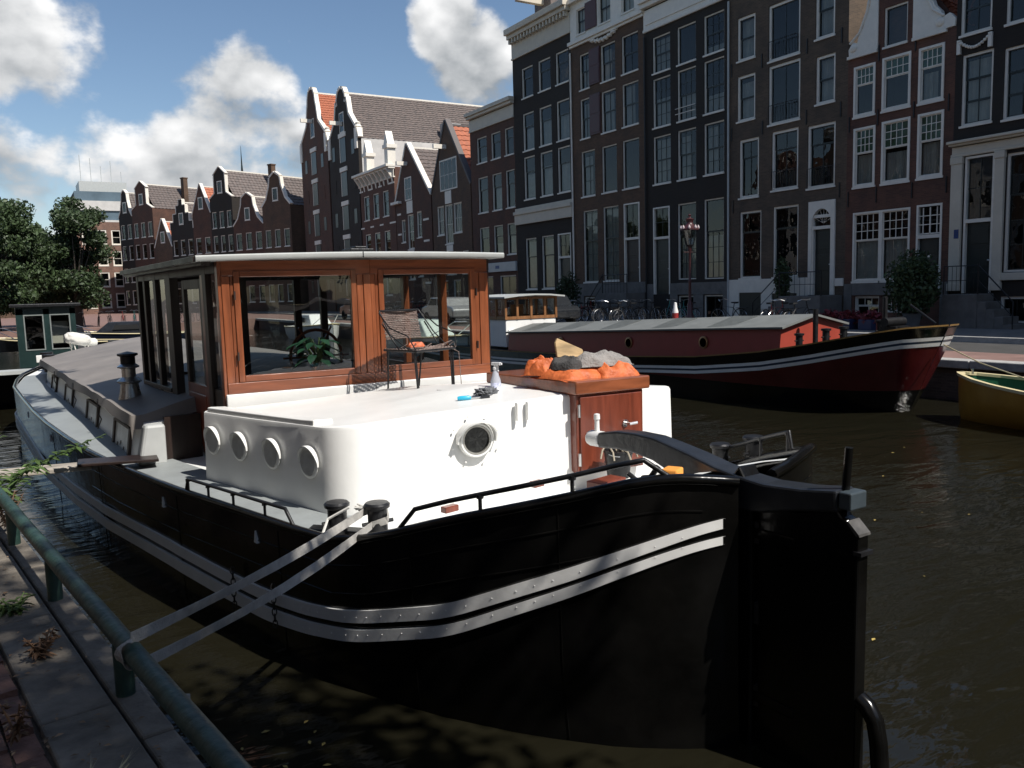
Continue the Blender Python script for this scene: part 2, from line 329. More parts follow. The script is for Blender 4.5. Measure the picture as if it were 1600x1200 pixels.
# near quay
def npt(y, off): x = edge_x(y)-off*.99; return x, y-off*.139
nb = MB()
ys = [-40, -10, 0, 2, 4, 6, 8, 12, 20, 40, 61]
for a, b_ in zip(ys, ys[1:]):
    nb.quad((edge_x(a)-.36, a, ZN-.035), (edge_x(b_)-.36, b_, ZN-.035), (-9.0 if b_ < 30 else -12, b_, ZN-.035), (-9.0 if a < 30 else -12, a, ZN-.035))
near = tag(nb.build('near_quay', mat('quay_soil', (.095, .072, .055), .95, .4, 7, .6, 30, col2=(.15, .11, .085))), kind='structure')
nw = MB()
for a, b_ in zip(ys, ys[1:]):
    p = [(edge_x(a)-.40, a), (edge_x(a)-.03, a), (edge_x(b_)-.03, b_), (edge_x(b_)-.40, b_)]
    nw.hexa([(x, y, -1.2) for x, y in p]+[(x, y, ZN-.17) for x, y in p])
nwall = tag(nw.build('near_quay_wall', M_wallbrick), kind='structure')
# coping: a narrow edge stone and a wide slab behind it, each stone its own piece
M_cop = mat('weathered_bluestone', (.115, .098, .078), .85, .4, 4, .6, 16, col2=(.23, .20, .162))
ang = math.atan2(.14, 1)
y = -1.9
while y < 26:
    L_ = random.uniform(1.25, 1.45)
    for w0, w1, dz in ((0, .125, 0), (.132, .41, -.004)):
        yy = y if w0 == 0 else y+.37
        o = MB().box(-w1, -w0-.004, 0, L_-.012, -.17, 0).build('coping_slab', M_cop, near, bevel=.012)
        o.location = (edge_x(yy), yy, ZN+dz+random.uniform(-.006, .004)); o.rotation_euler = (random.uniform(-.004, .004), random.uniform(-.006, .006), ang)
    y += L_*.986
# brick paving laid in courses along the quay
M_pb = mat('red_paving_brick', (.13, .062, .045), .85, .3, 9, .4, 40, island=.35, col2=(.19, .10, .075))
pb = MB().box(-.098, .098, -.047, .047, -.06, 0).mesh('paving_brick'); pb.materials.append(M_pb)
k = 0
for r_ in range(26):
    for c_ in range(12):
        off = .475+c_*.105; yy = 1.75+r_*.205+(c_ % 2)*.1
        if off > 1.65 or yy > 6.6 or k >= 290 or random.random() < .10: continue
        x0, y0 = npt(yy, off)
        o = bpy.data.objects.new('paving_brick', pb); COL.objects.link(o); o.parent = near; k += 1
        o.location = (x0, y0, ZN-.012+random.uniform(-.016, .008)); o.rotation_euler = (random.uniform(-.05, .05), random.uniform(-.06, .06), ang+pi/2+random.uniform(-.05, .05))
# ------------------------------------------------------------------ houses
def brick(name, c, c2=None): return mat('brick_'+name, c, .8, .34, .9, .15, 30, tex='brick', col2=c2)
B_black = brick('black', (.0185, .0138, .0100)); B_brown = brick('brown', (.088, .053, .033)); B_grey = brick('greybrown', (.086, .062, .043)); B_red = brick('red', (.098, .046, .031)); B_dred = brick('dark_red', (.080, .039, .026))
M_tileg = mat('grey_pantile', (.095, .082, .075), .6, .35, 4, .2, 30, island=.25, col2=(.15, .115, .10)); M_tileo = mat('orange_pantile', (.35, .11, .055), .65, .25, 5, .2, 30, island=.2)
M_plaster = mat('pale_plaster', (.52, .50, .47), .8, .12, 1.2)
M_shut = mat('oxblood_shutter', (.06, .012, .014), .45, .15, 5)
M_gpane = mat('green_leaded_glass', (.012, .045, .020), .12, .5, 6, spec=.6)
def wall_holes(mb, w, h, holes, z0=0, th=.20, y=0):
    xs = sorted({0, w, *[q for o in holes for q in o[:2]]}); zs = sorted({z0, h, *[q for o in holes for q in o[2:4]]})
    for a, b in zip(xs, xs[1:]):
        for c, d in zip(zs, zs[1:]):
            if b-a < 1e-4 or d-c < 1e-4: continue
            mx, mz = (a+b)/2, (c+d)/2
            if any(o[0] < mx < o[1] and o[2] < mz < o[3] for o in holes): continue
            mb.quad((a, y, c), (b, y, c), (b, y, d), (a, y, d))
    for o in holes:
        a, b, c, d = o[:4]
        mb.quad((a, y, c), (a, y+th, c), (a, y+th, d), (a, y, d)); mb.quad((b, y, c), (b, y, d), (b, y+th, d), (b, y+th, c))
        mb.quad((a, y, d), (a, y+th, d), (b, y+th, d), (b, y, d)); mb.quad((a, y, c), (b, y, c), (b, y+th, c), (a, y+th, c))
def window(h, s0, s1, z0, z1, cas=None, sash=None, rows=((.5, 2, 2), (.5, 2, 2)), cw=.08, curtain=0, y=0, sill=True, gp=0, panes=True, flush=False, rec=.07):
    cas = cas or M_wpaint; sash = sash or M_gsash; yo = y-.02 if flush else y+rec-.02
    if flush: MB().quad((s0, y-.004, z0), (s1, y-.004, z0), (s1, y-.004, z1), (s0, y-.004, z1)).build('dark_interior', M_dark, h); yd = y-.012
    else: yd = y+rec+.05
    f = MB(); yb = yd+.03 if not flush else y-.003
    f.box(s0, s0+cw, yo-.02*flush, yb, z0, z1).box(s1-cw, s1, yo-.02*flush, yb, z0, z1).box(s0+cw, s1-cw, yo-.02*flush, yb, z1-cw, z1).box(s0+cw, s1-cw, yo-.02*flush, yb, z0, z0+cw*.8)
    if sill: f.box(s0-.03, s1+.03, y-.05, y+.03, z0-.075, z0-.002)
    wo = f.build('window', cas, h)
    a0, a1, b0, b1 = s0+cw, s1-cw, z0+cw*.8, z1-cw; H = b1-b0; zt = b1; sm = MB(); t = .034
    for q, (fr, nx, ny) in enumerate(rows):
        zb = zt-H*fr; off = .0 if q == 0 else .02
        if flush: off = 0
        y0 = yd+off-.012; y1 = yd+off+.022
        if flush: y0, y1 = y-.028, y-.006
        sm.box(a0, a0+t, y0, y1, zb, zt).box(a1-t, a1, y0, y1, zb, zt).box(a0+t, a1-t, y0, y1, zt-t, zt).box(a0+t, a1-t, y0, y1, zb, zb+t*1.15)
        pw = (a1-a0-2*t)/nx; ph = (zt-zb-2.15*t)/ny
        for i in range(1, nx): x_ = a0+t+pw*i; sm.box(x_-.012, x_+.012, y0+.004, y1-.003, zb+t*1.15, zt-t)
        for j in range(1, ny): z_ = zb+t*1.15+ph*j; sm.box(a0+t, a1-t, y0+.005, y1-.004, z_-.012, z_+.012)
        gm = M_gpane if (gp and q == 0) else M_hglass
        ym = (y0+y1)/2+.004
        for i in range(nx if panes else 1):
            for j in range(ny if panes else 1):
                xa, xb = (a0+t+pw*i, a0+t+pw*(i+1)) if panes else (a0+t, a1-t); za, zb_ = (zb+t*1.15+ph*j, zb+t*1.15+ph*(j+1)) if panes else (zb+t*1.15, zt-t)
                e = [random.uniform(-.0035, .0035) for _ in range(3)]
                MB().quad((xa, ym+e[0], za), (xb, ym+e[1], za), (xb, ym+e[2], zb_), (xa, ym+e[0]-e[1]+e[2], zb_)).build('pane', gm, wo, fixn=False)
        zt = zb
    sm.build('sash', sash, wo)
    if not flush:
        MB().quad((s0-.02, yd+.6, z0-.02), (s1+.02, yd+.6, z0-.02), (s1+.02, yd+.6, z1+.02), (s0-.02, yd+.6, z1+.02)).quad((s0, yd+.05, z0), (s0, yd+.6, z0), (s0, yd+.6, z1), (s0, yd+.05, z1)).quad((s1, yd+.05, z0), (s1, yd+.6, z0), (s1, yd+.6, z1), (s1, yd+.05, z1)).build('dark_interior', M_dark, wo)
        if curtain:
            c0, c1 = b0, b0+H*abs(curtain); g_ = MB(); n_ = 28; rg = []
            wd = (a1-a0) if curtain > 0 else (a1-a0)*random.uniform(.45, .7)
            for i in range(n_+1): x_ = a0+wd*i/n_; d_ = .025*sin(i*1.7+s0*9)+.012*sin(i*4.1); rg.append([(x_, yd+.14+d_, c0), (x_, yd+.14+d_*.8, c1)])
            g_.loft(rg).build('curtain', M_curtain, wo, smooth=60)
    return wo
def door(h, s0, s1, z0, z1, zt, leaf=None, cas=None, y=0, cw=.07, arch=False):
    cas = cas or M_wpaint; leaf = leaf or M_gsash
    f = MB().box(s0, s0+cw, y-.03, y+.12, z0, z1).box(s1-cw, s1, y-.03, y+.12, z0, z1).box(s0+cw, s1-cw, y-.03, y+.12, z1-cw, z1).box(s0+cw, s1-cw, y-.035, y+.12, zt-.06, zt+.06)
    d_ = f.build('door_frame', cas, h)
    lf = MB().box(s0+cw, s1-cw, y+.10, y+.15, z0, zt-.06)
    w_ = s1-s0-2*cw
    for a, b in ((.06, .30), (.36, .62), (.68, .95)):
        lf.box(s0+cw+w_*.15, s1-cw-w_*.15, y+.085, y+.10, z0+(zt-z0)*a, z0+(zt-.06-z0)*b)
    l_ = lf.build('door_leaf', leaf, h, bevel=.008)
    MB().lathe([(.001, 0), (.03, .005), (.03, .03), (.001, .045)], 10, (s0+cw+w_*.88, y+.09, z0+(zt-z0)*.45), (0, -1, 0)).build('door_knob', M_steel, l_)
    MB().quad((s0+cw, y+.08, zt+.06), (s1-cw, y+.08, zt+.06), (s1-cw, y+.08, z1-cw), (s0+cw, y+.08, z1-cw)).build('transom_pane', M_hglass, d_)
    MB().box((s0+s1)/2-.012, (s0+s1)/2+.012, y+.065, y+.095, zt+.06, z1-cw).box(s0+cw, s1-cw, y+.066, y+.094, (zt+z1)/2, (zt+z1)/2+.025).build('transom_bar', M_gsash, d_)
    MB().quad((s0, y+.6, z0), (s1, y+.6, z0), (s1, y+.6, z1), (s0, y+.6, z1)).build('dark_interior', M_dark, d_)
def body(mb, w, h, dep=11):
    mb.quad((0, 0, 0), (0, dep, 0), (0, dep, h), (0, 0, h)); mb.quad((w, 0, 0), (w, 0, h), (w, dep, h), (w, dep, 0)); mb.quad((0, dep, 0), (w, dep, 0), (w, dep, h), (0, dep, h)); mb.quad((0, 0, h), (w, 0, h), (w, dep, h), (0, dep, h))
def cornice(h, w, z0, z1, m_=None, proud=.35, dent=True, y=0):
    m_ = m_ or M_wpaint; H = z1-z0
    c = MB().box(0, w, y-.06, y+.1, z0, z0+H*.62).box(-.02, w+.02, y-.10, y+.1, z0-.05, z0+.05).box(-.04, w+.04, y-proud*.7, y+.1, z0+H*.66, z0+H*.8).box(-.07, w+.07, y-proud, y+.1, z0+H*.8, z1)
    o = c.build('cornice', m_, h, bevel=.02)
    if dent:
        n_ = int(w/.33); p0 = MB().box(-.07, .07, y-proud*.6, y-.06, z0+H*.5, z0+H*.655)
        me = p0.mesh('dentil'); me.materials.append(m_)
        for i in range(n_): d_ = bpy.data.objects.new('dentil', me); COL.objects.link(d_); d_.parent = o; d_.location = (w*(i+.5)/n_, 0, 0)
    return o
def stoop(h, s0, s1, z, n=5, side=-1, out=1.1, rail=True, m_=None):
    m_ = m_ or M_stone
    st = MB().box(s0, s1, -out, -.01, .08, z).build('stoop', m_, h, bevel=.015)
    for i in range(n):
        a = (s0-(i+1)*.28, s0-i*.28-.002) if side < 0 else (s1+i*.28+.002, s1+(i+1)*.28)
        MB().box(a[0], a[1], -out+.04, -.06, .07, z-(i+1)*z/(n+1)).build('step', m_, st, bevel=.01)
    if rail:
        e = s0-n*.28 if side < 0 else s1+n*.28; c = s0 if side < 0 else s1; o_ = s1 if side < 0 else s0; y_ = -out+.06
        r = MB().tube([(e, y_, .1), (e, y_, .95), (c, y_, z+.92), (o_, y_, z+.92), (o_, y_, z)], .022, 6).tube([(e, y_, .5), (c, y_, z+.45), (o_, y_, z+.45)], .012, 6).tube([(c, y_, z), (c, y_, z+1.0)], .025, 6)
        for i in range(1, 8): x_ = c+(o_-c)*i/8; r.tube([(x_, y_, z), (x_, y_, z+.9)], .008, 5)
        r.build('iron_railing', M_black_matt, h, smooth=True)
def anchors(h, pts, y=0):
    for s_, z_ in pts: MB().box(s_-.02, s_+.02, y-.035, y+.01, z_-.28, z_+.28).build('wall_anchor', M_black_matt, h)
def start(name, label, Y, w, hgt, m_, holes, X=27.5, rz=-pi/2, dep=11, cat='house', base=None, top=True):
    h = empty(name, (X, Y, ZQ), rz, label, cat)
    mb = MB(); wall_holes(mb, w, hgt, holes); body(mb, w, hgt, dep); mb.build('wall', m_, h, fixn=False)
    return h
dk = dict(sash=M_gsash)
# H6, black with white shop front (frame right)
wi = [(.13, 1.16, 9.64, 11.99), (.23, 1.26, 6.73, 9.0), (1.6, 2.7, 6.69, 8.88), (1.6, 2.7, 9.6, 11.9), (2.95, 3.9, 6.7, 8.9)]
gr = [(.46, 1.44, 1.22, 5.7), (1.8, 2.85, 1.88, 5.62), (3.2, 4.3, 1.88, 5.62)]
ba = [(1.75, 2.7, .25, 1.1)]
h = start('canal_house', 'black house with white pilasters and shopfront at the right edge', 16.93, 5.6, 15.2, B_black, wi+gr+ba)
for i, q in enumerate(wi): window(h, *q, rows=((.34, 2, 1), (.33, 2, 1), (.33, 2, 1)), curtain=.95 if i == 1 else 0)
door(h, *gr[0], 3.6); window(h, *gr[1], rows=((.34, 2, 2), (.66, 2, 3)), sill=False); window(h, *gr[2], rows=((.34, 2, 2), (.66, 2, 3)), sill=False); window(h, *ba[0], rows=((1, 2, 1),), sill=False)
cornice(h, 5.6, 5.78, 6.25, M_cream, .3, False)
for a, b in ((-.0, .42), (1.46, 1.8), (2.87, 3.2), (4.3, 4.7)): MB().box(a+.02, b-.02, -.12, .0, 1.3, 5.72).box(a, b, -.15, .0, 1.3, 1.55).box(a, b, -.15, 0, 5.5, 5.73).build('pilaster', M_cream, h, bevel=.015)
MB().box(1.46, 5.5, -.1, .0, 1.62, 1.86).build('shop_sill', M_cream, h, bevel=.015)
sg = MB()
for i in range(13): t_ = i/12; sg.lathe([(.001, -.06), (.05, -.03), (.055, .03), (.001, .06)], 7, (.13+1.03*t_, -.06, 9.5-.28*sin(pi*t_)-.05), (1, 0, 0))
for s_ in (.13, 1.16): sg.box(s_-.06, s_+.06, -.09, 0, 9.05, 9.5)
sg.build('festoon', M_wpaint, h, smooth=True)
MB().box(.20, .36, -.13, -.121, 3.05, 3.35).build('house_number_plate', mat('blue_enamel', (.02, .05, .16), .25), h)
cornice(h, 5.6, 14.2, 15.2); stoop(h, .4, 1.55, 1.2, 4, 1, 1.0)
MB().box(-.01, 5.6, -.05, -.003, .1, 1.3).build('plinth', M_stone, h) if 0 else None
# H5, red brown with white multi-light windows and neck gable
wi = [(.27, 1.17, 7.78, 9.58), (.30, 1.22, 5.22, 7.36), (1.45, 2.57, 7.78, 9.62), (1.48, 2.60, 5.21, 7.40), (2.86, 3.79, 7.76, 9.6), (2.88, 3.83, 5.22, 7.4)]
gr = [(.34, 2.68, 1.71, 4.27), (2.93, 3.87, 1.35, 4.3)]; ba = [(.45, 1.5, .02, 1.15), (1.62, 2.48, .55, 1.14)]
h = start('canal_house', 'narrow red-brown house with white multi-light windows and white scrolled neck gable', 21.10, 4.17, 10.0, B_red, wi+gr+ba)
for i, q in enumerate(wi): window(h, *q, sash=M_wpaint, rows=((.36 if i % 2 == 0 else .42, 4, 2 if i % 2 == 0 else 3), (.64 if i % 2 == 0 else .58, 1, 1)), curtain=[0, .55, .0, .5, -.55, .55][i], gp=1, cw=.085, rec=-.015)
g0 = gr[0]; window(h, g0[0], (g0[0]+g0[1])/2-.001, g0[2], g0[3], sash=M_wpaint, rows=((.4, 4, 3), (.6, 1, 1)), curtain=.6, cw=.07, rec=-.01); window(h, (g0[0]+g0[1])/2+.001, g0[1], g0[2], g0[3], sash=M_wpaint, rows=((.4, 4, 3), (.6, 1, 1)), curtain=.6, cw=.07, rec=-.01)
door(h, *gr[1], 3.2); MB().lathe([(.001, 0), (.075, .004), (.075, .012), (.001, .016)], 14, (3.40, .08, 2.5), (0, -1, 0)).build('oval_plate', M_wpaint, h)
MB().box(gr[1][0]+.08, gr[1][1]-.08, .03, .06, 3.28, 3.32).box(3.13, 3.16, .03, .06, 3.28, 4.2).box(3.64, 3.67, .03, .06, 3.28, 4.2).box(3.38, 3.42, .03, .06, 3.28, 4.2).box(3.0, 3.8, .032, .058, 3.6, 3.63).box(3.0, 3.8, .032, .058, 3.9, 3.93).build('transom_grid', M_wpaint, h)
window(h, *ba[1], sash=M_wpaint, rows=((1, 3, 2),), sill=False, cw=.05); window(h, *ba[0], sash=M_wpaint, rows=((.3, 3, 1), (.7, 2, 1)), sill=False, cw=.05)
MB().box(-.0, .33, -.05, 0, .1, 1.62).build('stone_plinth', M_stone, h, bevel=.01); MB().box(.34, 2.68, -.05, 0, 1.18, 1.62).build('stone_plinth', M_stone, h, bevel=.01); MB().box(2.69, 2.92, -.05, 0, .1, 1.62).build('stone_plinth', M_stone, h, bevel=.01); MB().box(3.88, 4.17, -.05, 0, .1, 1.62).build('stone_plinth', M_stone, h, bevel=.01)
anchors(h, [(.1, 7.55), (1.3, 7.6), (2.72, 7.6), (3.98, 7.6), (.1, 4.8), (1.3, 4.85), (2.72, 4.85), (3.98, 4.9), (1.3, 9.85), (2.72, 9.85)])
nk = MB(); wall_holes(nk, 1.36, 13.6, [(.22, 1.14, 10.0, 11.35)], 10.0); nk.v = [(a+1.25, b-.001, c) for a, b, c in nk.v]; nk.box(1.25, 1.44, .02, .3, 10, 13.6).box(2.42, 2.61, .02, .3, 10, 13.6); nk.build('gable_neck', B_red, h, fixn=False)
window(h, 1.47, 2.39, 10.0, 11.35, rows=((1, 1, 1),), cw=.06)
MB().prism([(1.05, 13.6), (2.81, 13.6), (1.93, 14.4)], -.12, .28).build('pediment', M_wpaint, h, bevel=.03)
for sgn, o_ in ((-1, 1.25), (1, 2.61)):
    pr = [(0, 10.02), (1.2, 10.02), (1.22, 10.25), (1.05, 10.5), (.85, 10.42), (.8, 10.65), (.62, 10.9), (.5, 11.3), (.34, 11.6), (.3, 12.1), (.16, 12.5), (.22, 12.8), (.06, 13.1), (0, 13.2)]
    sc_ = MB().prism([(o_+sgn*a*(1.0 if sgn < 0 else 1.27), z_) for a, z_ in pr], -.05, .16)
    sc_.lathe([(.001, -.08), (.12, -.05), (.17, 0), (.001, .03)], 12, (o_+sgn*1.0, -.05, 10.28), (0, 1, 0)); sc_.lathe([(.001, -.08), (.09, -.05), (.13, 0), (.001, .03)], 12, (o_+sgn*.3, -.05, 12.3), (0, 1, 0))
    sc_.tube([(o_+sgn*1.15, -.06, 10.45), (o_+sgn*.75, -.06, 10.75), (o_+sgn*.45, -.06, 11.4), (o_+sgn*.2, -.06, 12.6)], .05, 6); sc_.build('gable_scroll', M_wpaint, h, bevel=.015)
    MB().box(min(o_, o_+sgn*1.25), max(o_, o_+sgn*1.25), -.1, .16, 9.9, 10.01).build('gable_moulding', M_wpaint, h, bevel=.01)
def pantile(name, h, p00, p10, p01, nu, nv, m_, amp=.05, step=.045):   # ridge-to-eave rows of S tiles as real relief
    A = Vector(p00); U = Vector(p10)-A; V = Vector(p01)-A; n_ = U.cross(V).normalized()
    if n_.z < 0: n_ = -n_
    rg = []
    for j in range(nv):
        for e in (0, 1):
            row = []
            for i in range(nu*4+1):
                u = i/(nu*4); row.append(A+U*u+V*((j+e)/nv)+n_*(amp*(.5+.5*sin(2*pi*(i % 4)/4))+step*(1 if e else .0)))
            rg.append(row)
    o = MB().loft(rg).build(name, m_, h); o['kind'] = 'stuff'
    return o
MB().prism([(.0, 10.0), (4.17, 10.0), (1.95, 13.1)], .33, .36).build('gable_backing', B_red, h); pantile('roof_tiles', h, (2.55, 1.7, 13.3), (4.4, 1.7, 13.3), (2.55, .32, 10.05), 8, 12, M_tileo); pantile('roof_tiles', h, (2.0, .4, 13.2), (2.0, 10, 13.2), (4.3, .4, 10.0), 40, 14, M_tileo); pantile('roof_tiles', h, (2.0, .4, 13.2), (2.0, 10, 13.2), (-.1, .4, 10.0), 40, 14, M_tileg)
# H4, grey brown with white arched doorway
wi = [(.51, 1.52, 11.19, 12.96), (.51, 1.53, 8.68, 10.55), (.64, 1.75, 5.43, 7.88), (2.23, 3.84, 10.77, 12.97), (2.25, 3.87, 8.23, 10.57), (2.44, 3.81, 5.55, 7.92), (4.57, 5.47, 11.04, 13.11), (4.62, 5.52, 8.59, 10.37), (4.26, 5.57, 5.42, 7.83)]
gr = [(.68, 1.9, 1.98, 4.83), (2.54, 3.85, 1.98, 4.87), (4.4, 5.64, 1.22, 4.88)]
h = start('canal_house', 'wide grey-brown house with tall windows and white arched doorway', 27.19, 6.09, 15.6, B_grey, wi+gr)
for i, q in enumerate(wi): window(h, *q, rows=((1, 2, 1),) if i in (3, 4) else ((.5, 1, 1), (.5, 1, 1)) if i in (0, 1, 6, 7) else ((.3, 2, 1), (.7, 2, 1)), curtain={0: .98, 1: .9, 6: .98, 7: .98}.get(i, 0), cw=.10)
for q in gr[:2]: window(h, *q, rows=((.3, 1, 1), (.7, 1, 1)), cw=.08)
a, b, c, d = gr[2]; door(h, a+.1, b-.1, c, 4.35, 3.85, cw=.12)
arc = [(a, c), (a+.16, c), (a+.16, 4.0)]+[((a+b)/2-cos(pi*k/10)*((b-a)/2-.16), 4.0+sin(pi*k/10)*.58) for k in range(11)]+[(b-.16, c), (b, c), (b, d), (a, d)]
MB().prism(arc, -.07, .1).build('arched_surround', M_wpaint, h); MB().quad((a, .11, 4.0), (b, .11, 4.0), (b, .11, d), (a, .11, d)).build('fanlight', M_hglass, h)
fb = MB()
for k in range(1, 8): w_ = pi*k/8; fb.tube([((a+b)/2, .08, 4.02), ((a+b)/2-cos(w_)*.44, .08, 4.02+sin(w_)*.56)], .012, 5)
fb.build('fanlight_bars', M_wpaint, h)
MB().box(-.01, .7, -.06, 0, .1, 1.92).build('white_plinth', M_wpaint, h, bevel=.01); MB().box(.7, 1.95, -.06, 0, 1.35, 1.92).build('white_plinth', M_wpaint, h, bevel=.01); MB().box(1.95, 2.55, -.06, 0, .1, 1.92).build('white_plinth', M_wpaint, h, bevel=.01); MB().box(2.55, 3.85, -.06, 0, 1.3, 1.92).build('white_plinth', M_wpaint, h, bevel=.01); MB().box(3.85, 4.38, -.06, 0, .1, 1.92).build('white_plinth', M_wpaint, h, bevel=.01); MB().box(5.66, 6.05, -.06, 0, 1.55, 1.85).build('white_plinth', M_wpaint, h, bevel=.01)
MB().box(.7, 1.95, -.02, .0, .12, 1.34).build('basement_door', M_gsash, h); MB().box(2.55, 3.85, -.02, 0, .5, 1.29).build('basement_door', M_gsash, h)
anchors(h, [(.2, 10.9), (1.9, 10.9), (4.2, 10.9), (.2, 8.2), (1.95, 8.2), (4.2, 8.2), (5.8, 10.9), (5.8, 8.2), (.3, 5.1), (5.8, 5.2)])
for s_ in (2.25, 2.23): pass
for q in (wi[3], wi[4], wi[5], wi[8]): 
    r = MB().tube([(q[0]+.06, -.08, q[2]+.75), (q[1]-.06, -.08, q[2]+.75)], .014, 6).tube([(q[0]+.06, -.08, q[2]+.1), (q[0]+.06, -.08, q[2]+.75)], .014, 6).tube([(q[1]-.06, -.08, q[2]+.1), (q[1]-.06, -.08, q[2]+.75)], .014, 6)
    for i in range(1, 10): x_ = q[0]+.06+(q[1]-q[0]-.12)*i/10; r.tube([(x_, -.08, q[2]+.1), (x_, -.08, q[2]+.75)], .007, 5)
    r.build('window_guard', M_black_matt, h)
cornice(h, 6.09, 14.7, 15.6); stoop(h, 4.0, 6.0, 1.2, 5, -1, 1.3)
# H3, black with white frieze
cs = [(.60, 1.86), (2.34, 3.58), (4.09, 5.34)]
wi = [(a, b, *z_) for z_ in ((11.94, 13.62), (9.38, 11.67), (6.69, 8.95)) for a, b in cs]; gr = [(.57, 1.77, 1.33, 5.57), (2.31, 3.56, 2.02, 5.58), (4.08, 5.33, 2.0, 5.6)]; ba = [(2.34, 3.39, .12, 1.25), (4.07, 5.29, .12, 1.27)]
h = start('canal_house', 'black painted house with white frieze and dark-green sashes behind the street lamp', 32.79, 5.60, 15.6, B_black, wi+gr+ba)
for i, q in enumerate(wi): window(h, *q, rows=((.5, 3, 2), (.5, 3, 2)) if i != 1 else ((1, 1, 1),), curtain=[.95, 0, .2, .6, .5, .35, .95, -.9, -.95][i], cw=.055)
door(h, *gr[0], 4.08); [window(h, *q, rows=((.4, 1, 1), (.6, 3, 3)), curtain=.55, cw=.055, sill=False) for q in gr[1:]]; [window(h, *q, rows=((1, 2, 1),), sill=False, cw=.06) for q in ba]
MB().box(0, .55, -.05, 0, .1, 1.85).build('stone_plinth', M_stone, h, bevel=.01); MB().box(1.79, 2.32, -.05, 0, .1, 1.85).build('stone_plinth', M_stone, h, bevel=.01); MB().box(2.32, 5.6, -.051, 0, 1.3, 1.86).build('stone_plinth', M_stone, h, bevel=.01); MB().box(3.41, 4.05, -.05, 0, .1, 1.3).build('stone_plinth', M_stone, h, bevel=.01); MB().box(5.31, 5.6, -.05, 0, .1, 1.3).build('stone_plinth', M_stone, h, bevel=.01)
cornice(h, 5.6, 14.05, 15.6, M_wpaint, .4, False); MB().box(0, 5.6, -.09, 0, 13.98, 14.12).build('frieze_moulding', M_wpaint, h)
MB().box(.2, 5.4, -.10, -.062, 14.3, 14.95).build('frieze_panel', M_wpaint, h)
MB().tube([(2.3, -.1, 9.95), (3.62, -.1, 9.95)], .018, 6).tube([(2.3, -.1, 9.7), (3.62, -.1, 9.7)], .018, 6).build('window_guard', M_wpaint, h)
# H2, brown with red shutters and white attic
cs = [(.79, 1.69), (2.70, 3.92), (4.45, 5.75)]
wi = [(a, b, *z_) for z_ in ((12.45, 14.3), (9.85, 11.95)) for a, b in cs]+[(.8, 2.06, 6.74, 9.17), (2.67, 3.95, 6.75, 9.15), (4.43, 5.76, 6.75, 9.17)]
gr = [(.88, 2.2, 2.07, 5.97), (2.7, 4.03, 2.1, 6.0), (4.5, 5.75, 1.5, 5.99)]; ba = [(.9, 1.9, .15, 1.25), (2.9, 3.9, .12, 1.0)]
h = start('canal_house', 'dark brown house with oxblood shutters and white ornamented attic', 39.02, 6.23, 15.1, B_brown, wi+gr+ba)
for i, q in enumerate(wi): window(h, *q, rows=((.5, 2, 1), (.5, 2, 1)) if i < 6 else ((.33, 2, 1), (.67, 2, 2)) if i == 6 else ((1, 1, 1),), curtain=[.9, -.9, 0, .9, -.95, -.97, -.9, 0, 0][i], cw=.055)
for z0, z1 in ((12.5, 14.35), (9.9, 12.0)): MB().box(1.70, 2.64, -.05, -.005, z0, z1).box(1.76, 2.58, -.065, -.05, z0+.1, (z0+z1)/2-.04).box(1.76, 2.58, -.065, -.05, (z0+z1)/2+.04, z1-.1).build('shutter', M_shut, h, bevel=.008)
door(h, *gr[2], 4.2, leaf=M_dwood)
for q in gr[:2]: window(h, *q, rows=((.42, 2, 2), (.58, 2, 3)), curtain=.97, cw=.055)
[window(h, *q, rows=((1, 2, 1),), sill=False) for q in ba]
MB().box(0, 6.2, -.05, 0, 1.3, 1.98).build('stone_plinth', M_stone, h, bevel=.01); MB().box(0, .88, -.05, 0, .1, 1.3).build('stone_plinth', M_stone, h, bevel=.01); MB().box(1.92, 2.88, -.05, 0, .1, 1.3).build('stone_plinth', M_stone, h, bevel=.01); MB().box(3.92, 4.48, -.05, 0, .1, 1.3).build('stone_plinth', M_stone, h, bevel=.01)
at = MB(); wall_holes(at, 6.23, 17.2, [(.6, 1.4, 15.4, 16.7), (2.6, 3.6, 15.4, 16.9), (4.5, 5.5, 15.4, 16.9)], 15.1); at.v = [(a, b-.02, c) for a, b, c in at.v]; at.box(0, 6.23, .2, 8, 15.1, 17.2); at.build('attic_wall', M_wpaint, h, fixn=False)
[window(h, *q, rows=((.5, 2, 1), (.5, 2, 1)), cw=.05, y=-.02) for q in ((.6, 1.4, 15.4, 16.7), (2.6, 3.6, 15.4, 16.9), (4.5, 5.5, 15.4, 16.9))]
MB().box(1.45, 2.45, -.08, -.03, 15.4, 16.8).build('shutter', M_shut, h, bevel=.008)
MB().box(-.05, 6.28, -.22, .0, 14.93, 15.12).box(0, 6.23, -.12, 0, 14.8, 14.93).box(-.05, 6.28, -.25, 0, 17.1, 17.35).build('attic_cornice', M_wpaint, h, bevel=.02)
sg = MB()
for i in range(15):
    t_ = i/14; sg.lathe([(.001, -.12), (.10, -.05), (.11, .05), (.001, .12)], 7, (1.9+2.2*t_, -.05, 14.82-.22*sin(pi*t_)-.05*(i % 2)), (1, 0, 0))
sg.build('carved_festoon', M_wpaint, h, smooth=True); stoop(h, 4.2, 6.2, 1.45, 5, -1, 1.3)
MB().prism([(2.2, 17.3), (4.0, 17.3), (3.9, 18.6), (3.1, 19.2), (2.3, 18.6)], -.1, .25).build('attic_dormer', M_wpaint, h, bevel=.03)
MB().tube([(.0, -.06, .2), (.0, -.06, 14.6)], .05, 8).build('downpipe', M_wpaint, h)
